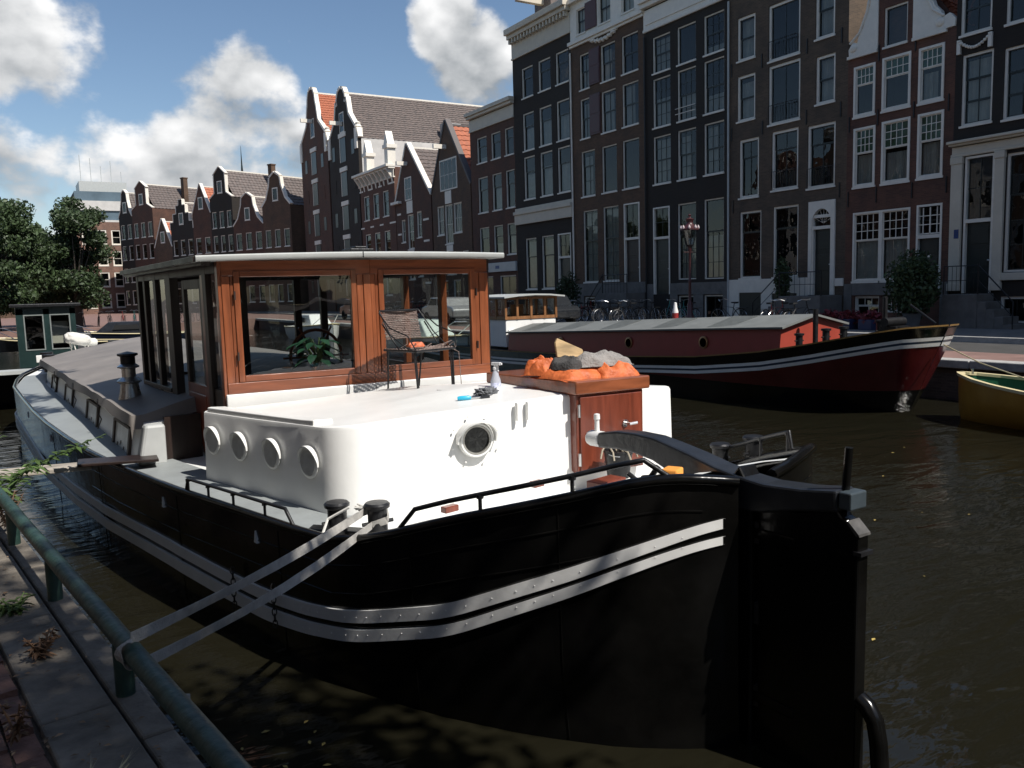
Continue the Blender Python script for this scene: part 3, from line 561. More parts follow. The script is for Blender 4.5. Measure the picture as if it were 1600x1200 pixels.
# H1, black with cream cornice
cs = [(1.02, 2.28), (2.87, 4.17), (4.70, 5.98)]
wi = [(a, b, *z_) for z_ in ((13.23, 14.97), (10.12, 12.32), (7.22, 9.75)) for a, b in cs]; gr = [(.99, 2.24, 1.77, 4.87), (2.82, 4.13, 1.78, 4.9), (4.6, 5.9, 1.35, 4.9)]
h = start('canal_house', 'black corner house with heavy cream dentil cornice and hoist beam', 45.24, 6.22, 17.2, B_black, wi+gr)
for i, q in enumerate(wi): window(h, *q, rows=((.35, 1, 1), (.65, 1, 1)), curtain=[0, 0, 0, .6, .7, .65, .6, .7, .65][i], cw=.07)
for q in gr[:2]: window(h, *q, rows=((.36, 1, 1), (.64, 1, 1)), curtain=.95, cw=.07)
door(h, *gr[2], 3.55); cornice(h, 6.22, 15.75, 17.45, M_cream, .55)
MB().box(0, 6.2, -.16, 0, 5.75, 6.35).box(-.03, 6.22, -.24, 0, 6.35, 6.55).box(0, 6.2, -.10, 0, 6.55, 6.75).build('cream_band', M_cream, h, bevel=.02)
MB().box(2.9, 3.2, -1.5, 1.0, 18.1, 18.45).build('hoist_beam', M_cream, h, bevel=.02); MB().prism([(2.2, 17.4), (3.9, 17.4), (3.9, 18.6), (3.05, 19.3), (2.2, 18.6)], .3, 2.5).build('hoist_dormer', M_tileg, h)
pantile('roof_tiles', h, (0, 3.5, 19.2), (6.2, 3.5, 19.2), (0, .3, 17.4), 22, 10, M_tileg)
for p in (0, 1): MB().box(5.4+p*.35, 5.6+p*.35, 1.5, 1.9, 17.4, 19.6).build('chimney_pot', M_cream, h)
# H0, red brick with plain cornice
cs = [(.92, 2.28), (2.85, 4.08), (4.6, 5.7)]
wi = [(a, b, *z_) for z_ in ((10.2, 11.85), (6.94, 9.26), (4.03, 5.96)) for a, b in cs]; gr = [(3.5, 5.55, 1.3, 2.7), (.8, 2.6, 1.3, 2.7)]
h = start('canal_house', 'reddish brick house with plain white cornice between black house and pointed gable', 51.04, 5.80, 13.4, B_dred, wi+gr)
for i, q in enumerate(wi): window(h, *q, rows=((.36, 1, 1), (.64, 1, 1)), curtain=[.2, 0, 0, 0, .6, 0, 0, .4, .6][i], cw=.06)
[window(h, *q, rows=((1, 2, 1),), cw=.07) for q in gr]; MB().box(0, 5.75, -.14, 0, 2.95, 3.55).build('fascia_board', M_grey, h, bevel=.015); MB().box(3.2, 3.7, -.147, -.141, 3.15, 3.35).build('fascia_lettering', mat('faded_blue_print', (.10, .14, .25), .6), h)
cornice(h, 5.8, 12.4, 13.6, M_cream, .4, False)
# G1 pointed gable, orange roof; G2 white-edged step; N neo-renaissance; W1 W2 warehouses
def gable_house(name, label, Y, w, eave, apex, m_, wins, roofm, X=27.5, rz=-pi/2, dep=14, edge=M_wpaint, outline=None, cop=.16, roofs=(1, 1), apx=None, cat='house', nt=(34, 12)):
    h = empty(name, (X, Y, ZQ), rz, label, cat); mb = MB(); holes = [q[:4] for q in wins if q[3] <= eave]
    wall_holes(mb, w, eave, holes); mb.quad((0, 0, 0), (0, dep, 0), (0, dep, eave), (0, 0, eave)); mb.quad((w, 0, 0), (w, 0, eave), (w, dep, eave), (w, dep, 0)); mb.quad((0, dep, 0), (w, dep, 0), (w, dep, eave), (0, dep, eave))
    mb.build('wall', m_, h, fixn=False); c = apx if apx is not None else w/2
    out = outline or [(0, eave), (c, apex), (w, eave)]
    g_ = MB().prism([(0, eave)]+[p for p in out if p not in ((0, eave), (w, eave))]+[(w, eave)], -.001, .3); g_.build('gable', m_, h)
    rid = apex-.35
    for s_, k in ((0, 0), (w, 1)):
        if roofs[k]: pantile('roof_tiles', h, (c, .32, rid), (c, dep, rid), (s_, .32, eave-.05), nt[0], nt[1], roofm)
    MB().tri((0, dep, eave), (w, dep, eave), (c, dep, rid)).build('rear_gable', m_, h)
    MB().box(c-.09, c+.09, .3, dep, rid-.02, rid+.12).build('ridge_capping', edge, h)
    if cop:
        e = MB(); P = [(0, eave)]+[p for p in out if p not in ((0, eave), (w, eave))]+[(w, eave)]
        for (a, b), (c_, d_) in zip(P, P[1:]):
            t_ = Vector((c_-a, d_-b)); L_ = t_.length
            if L_ < .02: continue
            n_ = Vector((-t_.y, t_.x))/L_
            if n_.y < -.2: n_ = -n_
            q = [(a, b), (c_, d_), (c_+n_.x*cop, d_+n_.y*cop), (a+n_.x*cop, b+n_.y*cop)]
            e.prism(q, -.06, .36)
        e.build('gable_coping', edge, h)
    return h
wi = [(.0+1.5, 4.2, 9.6-.6, 11.2), (.75, 1.9, 5.9, 8.0), (2.0, 3.3, 5.2, 8.0), (3.4, 4.7, 5.9, 8.0), (.7, 1.5, 3.0, 4.6), (2.2, 3.6, 3.0, 4.6), (4.6, 5.5, 3.0, 4.6), (.8, 2.2, 1.0, 2.6), (3.0, 4.2, .9, 2.6)]
h = gable_house('gabled_house', 'brown pointed-gable house with orange tiled roof and white casements', 57.3, 6.1, 9.0, 13.9, B_brown, wi[1:], M_tileo, roofs=(1, 1), apx=2.6, edge=mat('dark_gable_edge', (.10, .085, .08), .6))
for i, q in enumerate(wi): window(h, *q, sash=M_wpaint, rows=((1, 4, 2),) if i < 4 else ((1, 2, 2),), cw=.07, flush=i == 0, sill=i > 0)
MB().box(2.2, 3.2, -.04, 0, 8.05, 8.95).box(2.2, 3.2, -.04, 0, 4.65, 5.1).build('loading_panel', M_wpaint, h, bevel=.01); MB().box(2.45, 2.65, -1.0, .2, 11.9, 12.2).build('hoist_beam', M_wpaint, h)
wi = [(2.0, 3.3, 9.0, 10.8), (1.0, 1.8, 5.8, 7.6), (2.2, 3.4, 5.2, 7.9), (4.0, 4.9, 6.0, 8.0), (1.0, 1.8, 3.0, 4.4), (2.2, 3.4, 2.8, 4.6), (4.0, 4.9, 3.0, 4.6)]
h = gable_house('gabled_house', 'small brown gabled house with white diagonal gable edge and loading doors', 64.2, 6.7, 9.0, 13.4, B_dred, wi[1:], M_tileg, apx=2.6)
for i, q in enumerate(wi): window(h, *q, sash=M_wpaint, rows=((1, 2, 2),), cw=.07, flush=i == 0, sill=i > 0)
MB().box(2.25, 3.35, -.04, 0, 8.0, 8.95).box(2.25, 3.35, -.04, 0, 4.65, 5.1).build('loading_panel', M_wpaint, h); MB().box(-.4, 1.2, -.3, .1, 8.9, 9.1).box(2.4, 2.65, -.9, .2, 11.7, 12.0).build('hoist_beam', M_wpaint, h)
for k in range(8): MB().box(.3 if k % 2 else 5.2, 1.0 if k % 2 else 6.2, -.02, 0, 2.4+k*.8, 2.55+k*.8).build('speckle_band', M_wpaint, h)
wi = [(a, a+1.3, *z_) for z_ in ((8.2, 10.3), (4.8, 7.0), (1.6, 3.8)) for a in (.9, 3.1, 5.3)]
h = start('canal_house', 'red brick house with striped white bands and bracketed cornice beside the black warehouse', 72.2, 7.9, 12.0, B_red, wi)
[window(h, *q, rows=((.4, 1, 1), (.6, 1, 1)), cw=.08) for q in wi]
c_ = cornice(h, 7.9, 11.2, 12.2, M_wpaint, .7, False)
for i in range(9): MB().prism([(-.02, 11.9), (-.62, 11.9), (-.55, 11.75), (-.1, 11.1), (-.02, 10.7)], .3+i*.9, .5+i*.9, 'yz').build('bracket', M_wpaint, c_)
for s_ in (2.2, 6.9): MB().box(s_-.35, s_+.35, -.2, .5, 12.2, 13.6).box(s_-.5, s_+.5, -.3, .6, 13.6, 13.9).prism([(s_-.45, 13.9), (s_+.45, 13.9), (s_, 15.0)], -.2, .4).build('roof_pinnacle', M_wpaint, h)
for z_ in (4.3, 7.5, 10.7): MB().box(0, .85, -.015, 0, z_, z_+.13).build('stone_band', M_wpaint, h); MB().box(2.25, 3.05, -.015, 0, z_, z_+.13).build('stone_band', M_wpaint, h); MB().box(4.45, 5.25, -.015, 0, z_, z_+.13).build('stone_band', M_wpaint, h); MB().box(6.65, 7.9, -.015, 0, z_, z_+.13).build('stone_band', M_wpaint, h)
def warehouse(label, Y, w, m_, roofm, top, sh, dep, side=None):
    c = w/2; o_ = [(0, sh), (.25, sh+.8), (.55, sh+1.0), (c-1.8, sh+2.4), (c-1.35, sh+4.0), (c-1.15, top-1.4), (c-1.0, top-.7), (c-.6, top-.15), (c, top), (c+.6, top-.15), (c+1.0, top-.7), (c+1.15, top-1.4), (c+1.35, sh+4.0), (c+1.8, sh+2.4), (w-.55, sh+1.0), (w-.25, sh+.8), (w, sh)]
    h = gable_house('warehouse', label, Y, w, sh, top, m_, [], roofm, dep=dep, outline=o_, cop=.26, cat='warehouse', nt=(60, 20))
    for k in range(5):
        z_ = 1.6+k*3.1; MB().box(c-.75, c+.75, -.035, 0, z_, z_+2.2).build('loading_door', M_gsash, h, bevel=.01); MB().box(c-.95, c+.95, -.1, 0, z_+2.25, z_+2.65).build('white_lintel', M_wpaint, h); MB().box(c-.80, c-.70, -.05, 0, z_+.02, z_+2.2).build('door_jamb', M_wpaint, h)
        for s_ in (c-2.6, c+2.6): MB().box(s_-.35, s_+.35, -.03, 0, z_+.4, z_+1.7).build('shutter', m_ if k % 2 else M_gsash, h)
    for z_ in (sh+2.0,): window(h, c-.6, c+.6, z_-.9, z_+.9, rows=((1, 2, 2),), cw=.09, flush=True)
    MB().box(c-.12, c+.12, -1.2, .3, top-3.3, top-2.95).build('hoist_beam', M_wpaint, h)
    for s_ in (.35, w-.35): MB().box(s_-.3, s_+.3, -.12, .5, sh-.9, sh+.9).lathe([(.3, 0), (.36, .1), (.2, .3), (.25, .45), (.001, .6)], 10, (s_, .2, sh+.9)).build('gable_finial', M_wpaint, h)
    if side: MB().box(w-.0, w+.02, .3, dep, sh-4.6, sh-.02).build('plaster_flank', side, h)
    return h
h = warehouse('black warehouse with white bell gable, long pantiled roof and white plastered flank', 79.9, 7.9, B_black, M_tileg, 20.6, 15.6, 30, M_plaster)
MB().box(7.2, 8.0, 8.5, 10.3, 16.0, 17.5).build('roof_dormer', M_grey, h); MB().quad((8.01, 8.8, 16.2), (8.01, 10, 16.2), (8.01, 10, 17.3), (8.01, 8.8, 17.3)).build('dormer_pane', M_hglass, h)
h = warehouse('dark red warehouse with white bell gable and orange roof behind', 88.9, 8.6, B_dred, M_tileo, 22.4, 16.6, 18)
# the row beyond the bend, seen over the wheelhouse roof
P1, P2 = Vector((26.5, 90.5)), Vector((13.3, 126)); dirv = (P1-P2).normalized(); rzb = math.atan2(dirv.y, dirv.x); tot = (P1-P2).length
names = ['slim dark house with white gable tip at the far left of the row', 'tall gabled house with chimney before a long grey roof', 'small pale gabled house below the long roof', 'dark house with white stepped edge and turret behind', 'brown house with orange roof flank', 'tall dark house with white crowned gable', 'house with broad grey pantiled roof flank', 'small dark house with round white gable beside the red warehouse']
ws = [3.6, 5.4, 4.2, 5.2, 4.0, 4.6, 5.8, tot-32.8]; hs = [16.5, 17.2, 12.0, 14.0, 15.5, 17.0, 13.5, 15.2]; ms = [B_black, B_dred, B_brown, B_black, B_dred, B_black, B_dred, B_brown]; rt = [M_tileg, M_tileg, M_tileo, M_tileg, M_tileo, M_tileg, M_tileg, M_tileg]
pos = 0
for i in range(8):
    w = ws[i]; A = P2+dirv*pos; top = hs[i]; ev = top-3.6; c = w/2
    o_ = [(0, ev), (c*.35, ev+.8), (c*.6, ev+2.2), (c*.66, top-.5), (c, top), (c*1.34, top-.5), (c*1.4, ev+2.2), (c*1.65, ev+.8), (w, ev)]
    n_ = 3 if w > 4 else 2; cw_ = w/n_
    wi = [(cw_*k+cw_*.2, cw_*k+cw_*.8, z_, z_+1.9) for k in range(n_) for z_ in (1.2, 4.2, 7.2, 10.0) if z_+2.0 < ev]
    vs_ = [o_, [(0, ev), (c*.5, ev+.6), (c*.52, top-1.0), (c*.45, top-.9), (c, top), (c*1.55, top-.9), (c*1.48, top-1.0), (c*1.5, ev+.6), (w, ev)], None, [(0, ev), (0, ev+.9), (c*.3, ev+.9), (c*.3, ev+1.9), (c*.6, ev+1.9), (c*.6, ev+2.9), (c*.85, ev+2.9), (c*.85, top), (c*1.15, top), (c*1.15, ev+2.9), (c*1.4, ev+2.9), (c*1.4, ev+1.9), (c*1.7, ev+1.9), (c*1.7, ev+.9), (w, ev+.9), (w, ev)]]
    h = gable_house('distant_house', names[i], A.y, w, ev, top, ms[i], wi, rt[i], X=A.x, rz=rzb, dep=13, outline=vs_[(0, 1, 2, 3, 2, 1, 0, 0)[i]], cop=(.12, .1, .15, .1, .12, .12, .14, .2)[i], nt=(26, 10))
    for q in wi: window(h, *q, rows=((.5, 1, 1), (.5, 1, 1)), cw=.08, panes=False)
    window(h, c-.5, c+.5, ev+.6, ev+2.0, rows=((1, 1, 1),), cw=.12, flush=True)
    MB().box(c*1.5, c*1.5+.7, 4+i % 3, 4.6+i % 3, ev+.5, top+.6).box(c*1.5-.06, c*1.5+.76, 3.94+i % 3, 4.66+i % 3, top+.6, top+.75).build('chimney', B_brown, h)
    pos += w
hh = empty('long_roofed_hall', (22, 128, ZQ), rzb, 'long grey pantiled roof of the hall behind the distant gables', 'building')
MB().box(-6, 16, 0, 9, 0, 12.5).build('wall', B_dred, hh); pantile('roof_tiles', hh, (-6, 5, 18.0), (16, 5, 18.0), (-6, -.3, 12.3), 50, 16, M_tileg); MB().box(-2, 0, 1.2, 3, 13.4, 16.6).build('dormer', B_dred, hh)
tw = empty('church_turret', (33.5, 140, ZQ), 0, 'slender dark spire rising behind the distant gables', 'spire')
MB().box(-.9, .9, -.9, .9, 0, 17).build('turret_shaft', B_black, tw); MB().lathe([(1.1, 17), (1.1, 17.4), (.7, 18.5), (.75, 19.4), (.3, 20.5), (.12, 23), (.02, 26)], 8).build('turret_spire', M_gsash, tw)
# behind the trees: brick terrace and a white modern block
h = empty('brick_terrace', (11.2, 133, ZQ), 0, 'brick terrace with many white-framed windows half hidden by the trees', 'building')
wi = [(.6+k*1.9, 1.9+k*1.9, .8+j*3.0, 2.9+j*3.0) for k in range(4) for j in range(4)]; mb = MB(); wall_holes(mb, 8, 13, wi); body(mb, 8, 13, 9); mb.build('wall', brick('terrace', (.17, .10, .075)), h, fixn=False); h.location.x = 8.5; h.rotation_euler.z = .05
for q in wi: window(h, *q, sash=M_wpaint, rows=((.5, 1, 1), (.5, 1, 1)), cw=.16, panes=False)
h = empty('brick_terrace', (-4.5, 122, ZQ), 0, 'low brick terrace at the left frame edge behind the tree trunks', 'building')
wi = [(.6+k*1.9, 1.9+k*1.9, .8+j*3.0, 2.9+j*3.0) for k in range(6) for j in range(3)]; mb = MB(); wall_holes(mb, 12, 10, wi); body(mb, 12, 10, 9); mb.build('wall', B_brown, h, fixn=False)
for q in wi: window(h, *q, sash=M_wpaint, rows=((.5, 1, 1), (.5, 1, 1)), cw=.16, panes=False)
h = empty('office_block', (9.6, 150, ZQ), 0, 'white modern office block with ribbon windows and roof aerials', 'building')
MB().box(0, 13, 0, 12, 0, 19).build('core', M_dark, h)
for k in range(6): MB().box(-.3, 13.3, -.35, 12.3, 1.2+k*3, 2.7+k*3).build('parapet_band', M_plaster, h); MB().box(0.02, 12.98, -.1, -.02, 2.72+k*3, 4.18+k*3).build('ribbon_window', mat('blue_grey_glass', (.10, .14, .17), .1, .2, .5), h)
MB().box(1, 8, 2, 9, 18, 21).build('roof_plant_room', M_grey, h)
for k in range(5): MB().tube([(1.5+k*1.5, 4, 21), (1.5+k*1.5, 4, 22+random.uniform(.8, 3.5))], .05, 5).build('aerial', M_grey, h)
# near-side houses that face the canal from behind the camera (seen in the reflections)
for i in range(15):
    Y0 = -34+i*7.2; w = 7.1; top = 13+2.2*((i*37) % 5)/2
    wi = [(.7+k*2.1, 2.0+k*2.1, z_, z_+2.2) for k in range(3) for z_ in (1.0, 4.4, 7.6, 10.6) if z_+2.4 < top]
    h = empty('near_side_house', (-12.5+(.0 if Y0 < 10 else -.167*(Y0-10)), Y0, ZN), pi/2, ['brown brick', 'pale rendered', 'dark red brick'][i % 3]+' house on the near side of the canal reflected in the glass', 'house', 'houses on the near side of the canal')
    mb = MB(); wall_holes(mb, w, top, wi); body(mb, w, top, 10); mb.build('wall', [B_brown, M_plaster, B_dred][i % 3], h, fixn=False)
    for q in wi: window(h, *q, rows=((.5, 1, 1), (.5, 1, 1)), cw=.1, panes=False)
    cornice(h, w, top-.8, top, M_wpaint, .4, False)

for i in range(11):   # the far row goes on to the right of the frame
    Y0 = 11.3-i*6.6; w = 6.5; top = 14+1.6*((i*29) % 4)/2
    wi = [(.6+k*2.0, 1.9+k*2.0, z_, z_+2.2) for k in range(3) for z_ in (1.4, 4.8, 8.0, 11.0) if z_+2.4 < top]
    h = empty('far_side_house', (27.5, Y0, ZQ), -pi/2, 'canal house of the far row beyond the right frame edge', 'house', 'far row beyond the frame')
    mb = MB(); wall_holes(mb, w, top, wi); body(mb, w, top, 10); mb.build('wall', [B_brown, B_black, B_dred][i % 3], h, fixn=False)
    for q in wi: window(h, *q, rows=((.5, 1, 1), (.5, 1, 1)), cw=.1, panes=False)
    cornice(h, w, top-.8, top, M_wpaint, .4, False)
tag(MB().box(-9, 17.5, -62, -36, -1, 2.0).build('added_embankment', M_wallbrick), kind='structure')  # unseen bank added to close the canal end against bright reflections
for i in range(5):   # unseen houses added behind the viewer to keep sky out of the reflections
    X0 = 21-i*7.0; w = 6.9; top = 14+1.8*((i*23) % 4)/2
    wi = [(.7+k*2.1, 2.0+k*2.1, z_, z_+2.2) for k in range(3) for z_ in (1.4, 4.8, 8.0, 11.0) if z_+2.4 < top]
    h = empty('near_side_house', (X0, -60, 2.0), pi, 'unseen brick house added behind the viewer to darken reflections', 'house', 'houses added behind the viewer to darken reflections')
    mb = MB(); wall_holes(mb, w, top, wi); body(mb, w, top, 10); mb.build('wall', [B_dred, B_brown, B_grey][i % 3], h, fixn=False)
    for q in wi: window(h, *q, rows=((.5, 1, 1), (.5, 1, 1)), cw=.1, panes=False)
# ------------------------------------------------------------------ the white and black houseboat in front
BOAT_P = Vector((3.44, 3.195)); BOAT_A = R(3.0)
def BW(u, v, z): return Vector((BOAT_P.x+u*cos(BOAT_A)-v*sin(BOAT_A), BOAT_P.y+u*sin(BOAT_A)+v*cos(BOAT_A), z))
bo = empty('houseboat', (BOAT_P.x, BOAT_P.y, 0), BOAT_A, 'black-hulled houseboat with white aft cabin and mahogany wheelhouse moored at the near quay', 'houseboat')
VB = [0, .04, .15, .4, .8, 1.3, 2, 2.8, 4.35, 5.4, 6.2, 7.7, 10.2, 15.5, 17.5, 18.8, 19.6, 19.85]
BB = [.09, .2, .4, .72, 1.05, 1.35, 1.66, 1.85, 2.18, 2.34, 2.47, 2.6, 2.74, 2.78, 2.45, 1.7, .8, .1]
VS = [0, .10, .19, .3, .54, .83, 1.19, 1.63, 1.88, 2.17, 2.65, 4.1, 5.4, 8, 14, 17, 19.85]
ZS = [1.52, 1.548, 1.556, 1.54, 1.454, 1.362, 1.254, 1.10, 1.03, .99, 1.0, 1.0, .99, 1.0, 1.02, 1.1, 1.35]
def smooth_tab(xs, ys):
    fx = np.linspace(0, 19.85, 1200); fy = np.interp(fx, xs, ys); k = np.ones(9)/9; g_ = np.convolve(np.pad(fy, 4, 'edge'), k, 'valid'); return fx, g_
FXB, FYB = smooth_tab(VB, BB); FXS, FYS = smooth_tab(VS, ZS)
def hb(v): return interp(v, FXB, FYB)
def hs_(v): return interp(v, FXS, FYS)
VV = [0, .02, .05, .1, .16, .24, .33, .43, .55, .7, .88, 1.08, 1.3, 1.55, 1.8, 2.1, 2.45, 2.8, 3.2, 3.7, 4.3, 5, 5.8, 6.8, 8, 9.5, 11, 13, 15, 16.2, 17.2, 18, 18.7, 19.2, 19.6, 19.85]
def fz(z, v):   # tuck of the hull below the sheer
    st = max(0, 1-v/2.6)
    t = max(0, (hs_(v)-z)/1.6)
    return max(.03, 1-.02*t-(.10+.14*st)*max(0, t-.55)**1.5)
def hbs(v, sgn): return hb(v) if sgn < 0 else hb(min(19.85, v+.5*min(1, v/.5)*max(0, min(1, (6-v)/3))))
def section(v, sgn, zs): b = hbs(v, sgn); return [(sgn*b*fz(z, v), v, z) for z in zs]
hl = MB()
for sgn in (-1, 1):
    rg = []
    for v in VV: s = hs_(v); rg.append(section(v, sgn, [s+(-.9-s)*k/12 for k in range(13)]))
    hl.loft(rg)
hull = hl.build('hull', M_black, bo, smooth=50)
# welded seam and rail edge
cap = MB()
for sgn in (-1, 1):
    cap.tube([(sgn*hbs(v, sgn)*.995, v, hs_(v)+.005) for v in VV], .032, 8)
cap.build('bulwark_cap', M_black, bo, smooth=60)
for z_off in (.17, .36):
    for sgn in (-1, 1): MB().tube([(sgn*(hbs(v, sgn)*fz(hs_(v)-z_off, v)+.001), v, hs_(v)-z_off) for v in VV[3:24]], .006, 5).build('weld_seam', M_black, hull)
dk_ = MB(); rg = []
for v in VV[5:]:
    b = max(.02, hb(v)-.05); c = max(.02, hbs(v, 1)-.05); s = hs_(v)-.045; rg.append([(-b, v, s), (-b*.5, v, s+.03), (0, v, s+.04), (c*.5, v, s+.03), (c, v, s)])
dk_.loft(rg); dk_.build('deck', M_white_dull, bo, smooth=60)
M_deckg = mat('grey_deck_paint', (.27, .29, .29), .5, .1, 4, .15, 30)
sd = MB(); rg = []
for v in np.linspace(2.55, 17.2, 40): b = hb(v)-.06; s = hs_(v)-.04; rg.append([(-b, v, s+.004), (-b+.5, v, s+.03)])
sd.loft(rg); sd.build('side_deck', M_deckg, bo, smooth=60)
# rubbing strakes
SV = [0, .14, .55, 1.21, 1.86, 2.4, 2.95, 3.6, 4.45, 6.2, 10, 15.3, 17.5, 19.3, 19.85]
S1 = [1.36, 1.285, 1.06, .746, .572, .50, .473, .485, .525, .52, .45, .50, .60, .8, .9]
S2 = [1.21, 1.143, .886, .542, .362, .275, .232, .25, .289, .28, .21, .26, .36, .55, .65]
fx = np.linspace(0, 19.85, 800); k9 = np.ones(11)/11
def sm(ys): return np.convolve(np.pad(np.interp(fx, SV, ys), 5, 'edge'), k9, 'valid')
T1, T2 = sm(S1), sm(S2)
WV = [0, .14, .55, 1.21, 1.86, 2.95, 4.45, 20]; W1 = [.055, .062, .080, .088, .084, .090, .090, .085]; W2 = [.046, .051, .067, .072, .082, .104, .10, .095]
def strake(tab, lo, hi, nm, lab):
    for sgn in (-1, 1):
        rg = []
        for v in np.linspace(.05, 19.7, 150)**1.0 if 0 else [.04+(19.66)*(q/160)**1.7 for q in range(161)]:
            z = interp(v, fx, tab); w_ = interp(v, WV, W1 if nm == 'u' else W2); zt, zb = (z, z-w_) if nm == 'u' else (z+w_, z); b = hbs(v, sgn); p = .024
            rg.append([(sgn*(b*fz(zt, v)-.005), v, zt), (sgn*(b*fz(zt, v)+p*.9), v, zt-.001), (sgn*(b*fz((zt+zb)/2, v)+p*.9), v, (zt+zb)/2), (sgn*(b*fz(zb, v)+p*.9), v, zb+.001), (sgn*(b*fz(zb, v)-.005), v, zb)])
        o = MB().loft(rg).build('rubbing_strake', M_strake, hull, smooth=25); o['label'] = lab
strake(T1, -.088, 0, 'u', 'upper pale grey rubbing strake'); strake(T2, 0, .092, 'l', 'lower pale grey rubbing strake')
# rivets proud of the strakes
rv = MB()
for q in range(22):
    v = .15+q*.115+.03*sin(q*5)
    for tab, d in ((T1, -.045), (T2, .045)): z = interp(v, fx, tab)+d; rv.lathe([(.0035, -.003), (.003, .001), (.001, .002)], 6, (-(hb(v)*fz(z, v)+.024), v, z), (-1, -.8 if v < 1.5 else -.3, 0))
o = rv.build('rivets', M_strake, hull, smooth=True); o['kind'] = 'stuff'
# scupper marks: solid white wedges painted as daylight through the holes
for px_, vv in enumerate((4.6, 3.0, 6.9, 9.2, 12)):
    z = hs_(vv)-.15; MB().prism([(vv-.035, z-.04), (vv+.035, z-.045), (vv+.0, z+.05)], -hb(vv)*fz(z, vv)-.012, -hb(vv)*fz(z, vv)+.02, 'yz').build('scupper_daylight', M_white, hull)
# plate seams and the grimy band at the waterline
for v in (.62, 1.45, 2.7, 4.3, 6.4, 9): MB().tube([(-(hb(v)*fz(z, v)+.0005), v, z) for z in np.linspace(hs_(v)-.05, .02, 12)], .004, 5).build('plate_seam', M_black, hull)
# sternpost, rudder, tiller
MB().prism([(.06, 1.6), (-.03, 1.46), (-.03, -.8), (.1, -.8), (.14, 1.5)], -.07, .07, 'yz').build('sternpost', M_black, bo, bevel=.012)
rd = MB().prism([(-.055, 1.40), (-.30, 1.415), (-.545, 1.475), (-.575, 1.44), (-.60, 1.43), (-.665, 1.365), (-.66, .46), (-.66, -.9), (-.055, -.9)], -.045, .045, 'yz').build('rudder', M_black, bo, bevel=.012)
MB().hexa([(-.047, -.672, 1.360), (.047, -.672, 1.360), (.047, -.61, 1.418), (-.047, -.61, 1.418), (-.047, -.668, 1.372), (.047, -.668, 1.372), (.047, -.606, 1.430), (-.047, -.606, 1.430)]).build('rudder_cap', mat('worn_grey_metal', (.06, .057, .053), .5, .4, 20), rd); MB().box(-.05, .05, -.685, -.64, 1.265, 1.285).build('rudder_lug', M_black_matt, rd)
for z in (1.24, .78, .30): MB().lathe([(.05, -.06), (.05, .06)], 10, (0, -.042, z)).build('pintle', M_black_matt, rd)
for z in (1.24, .30): MB().box(-.055, .055, -.30, .05, z-.03, z+.03).build('gudgeon_strap', M_black, rd, bevel=.008)
MB().tube([(0, -.66, .52), (0, -.70, .50), (0, -.745, .44), (0, -.765, .34), (0, -.775, .22), (0, -.81, .10), (0, -.9, .0), (0, -1.05, -.1)], .045, 10).build('rudder_bumper', M_black, rd, smooth=60)
tp = [(1.30, 1.572, .05, .052), (1.1, 1.600, .056, .06), (.93, 1.604, .06, .066), (.75, 1.592, .066, .074), (.588, 1.555, .072, .085), (.42, 1.513, .078, .097), (.232, 1.470, .082, .10), (.05, 1.450, .085, .095), (-.12, 1.452, .085, .08), (-.35, 1.488, .082, .06), (-.56, 1.522, .078, .055)]
rg = [[(-w, v, z-t), (w, v, z-t), (w, v, z+t), (-w, v, z+t)] for v, z, w, t in tp]
tl = MB().loft(rg, True, True).build('tiller', M_tiller, bo, bevel=.014)
MB().lathe([(.056, -.0), (.056, .11), (.05, .13), (.02, .14)], 16, (0, 1.30, 1.572), (0, 1, -.03)).build('tiller_grip', M_white, tl, smooth=True)
MB().lathe([(.018, .0), (.016, .09), (.022, .095), (.02, .13), (.001, .135)], 10, (0, 1.36, 1.61)).build('tiller_pin', M_white, tl, smooth=True)
MB().box(-.065, .065, -.635, -.565, 1.485, 1.572).build('tiller_block', mat('blue_grey_block', (.05, .065, .075), .4, .2, 8), tl, bevel=.008)
MB().tube([(0, -.56, 1.56), (0, -.576, 1.785)], .02, 10).build('helm_post', M_black, tl, smooth=True)
MB().box(-.07, .02, -.02, .0, 0, 0).build('seam', M_black, tl) if 0 else None

# ---- aft cabin
TOPL = [(-1.80, 4.71, 1.59), (-1.62, 3.86, 1.605), (-1.47, 3.15, 1.625)]
def corner(cx, cy, r, a0, a1, n, z0, z1): return [(cx+r*cos(a0+(a1-a0)*k/n), cy+r*sin(a0+(a1-a0)*k/n), z0+(z1-z0)*k/n) for k in range(n+1)]
edge = TOPL+corner(-1.10, 2.90, .315, R(190), R(256), 8, 1.632, 1.655)+[(-.603, 2.45, 1.70), (-.11, 2.31, 1.735), (.41, 2.19, 1.765)]
full = edge+[(1.06, 2.13, 1.765), (1.43, 2.11, 1.75), (1.62, 2.5, 1.70), (1.68, 4.71, 1.60)]
ac = MB(); 
def dz(u, v): return hs_(max(v, .3))-.06
rg = [[(u*1.012, v-.01, dz(u, v)-.02), (u, v, z-.03), (u*.997, v+.012, z-.008), (u*.985, v+.035, z)] for u, v, z in full]
ac.loft(rg)
i0 = len(ac.v); n_ = len(full)
top = [(u*.985, v+.035, z) for u, v, z in full]
ctr = [(u*.55, 4.6-(4.6-v)*.6, z+.02) for u, v, z in full]
ac.loft([top, ctr]); cc = (0, 4.3, 1.69); i1 = len(ac.v); ac.v += [cc]+ctr
for k in range(n_-1): ac.f.append((i1, i1+1+k, i1+2+k))
cab = ac.build('aft_cabin', M_white, bo, smooth=35)
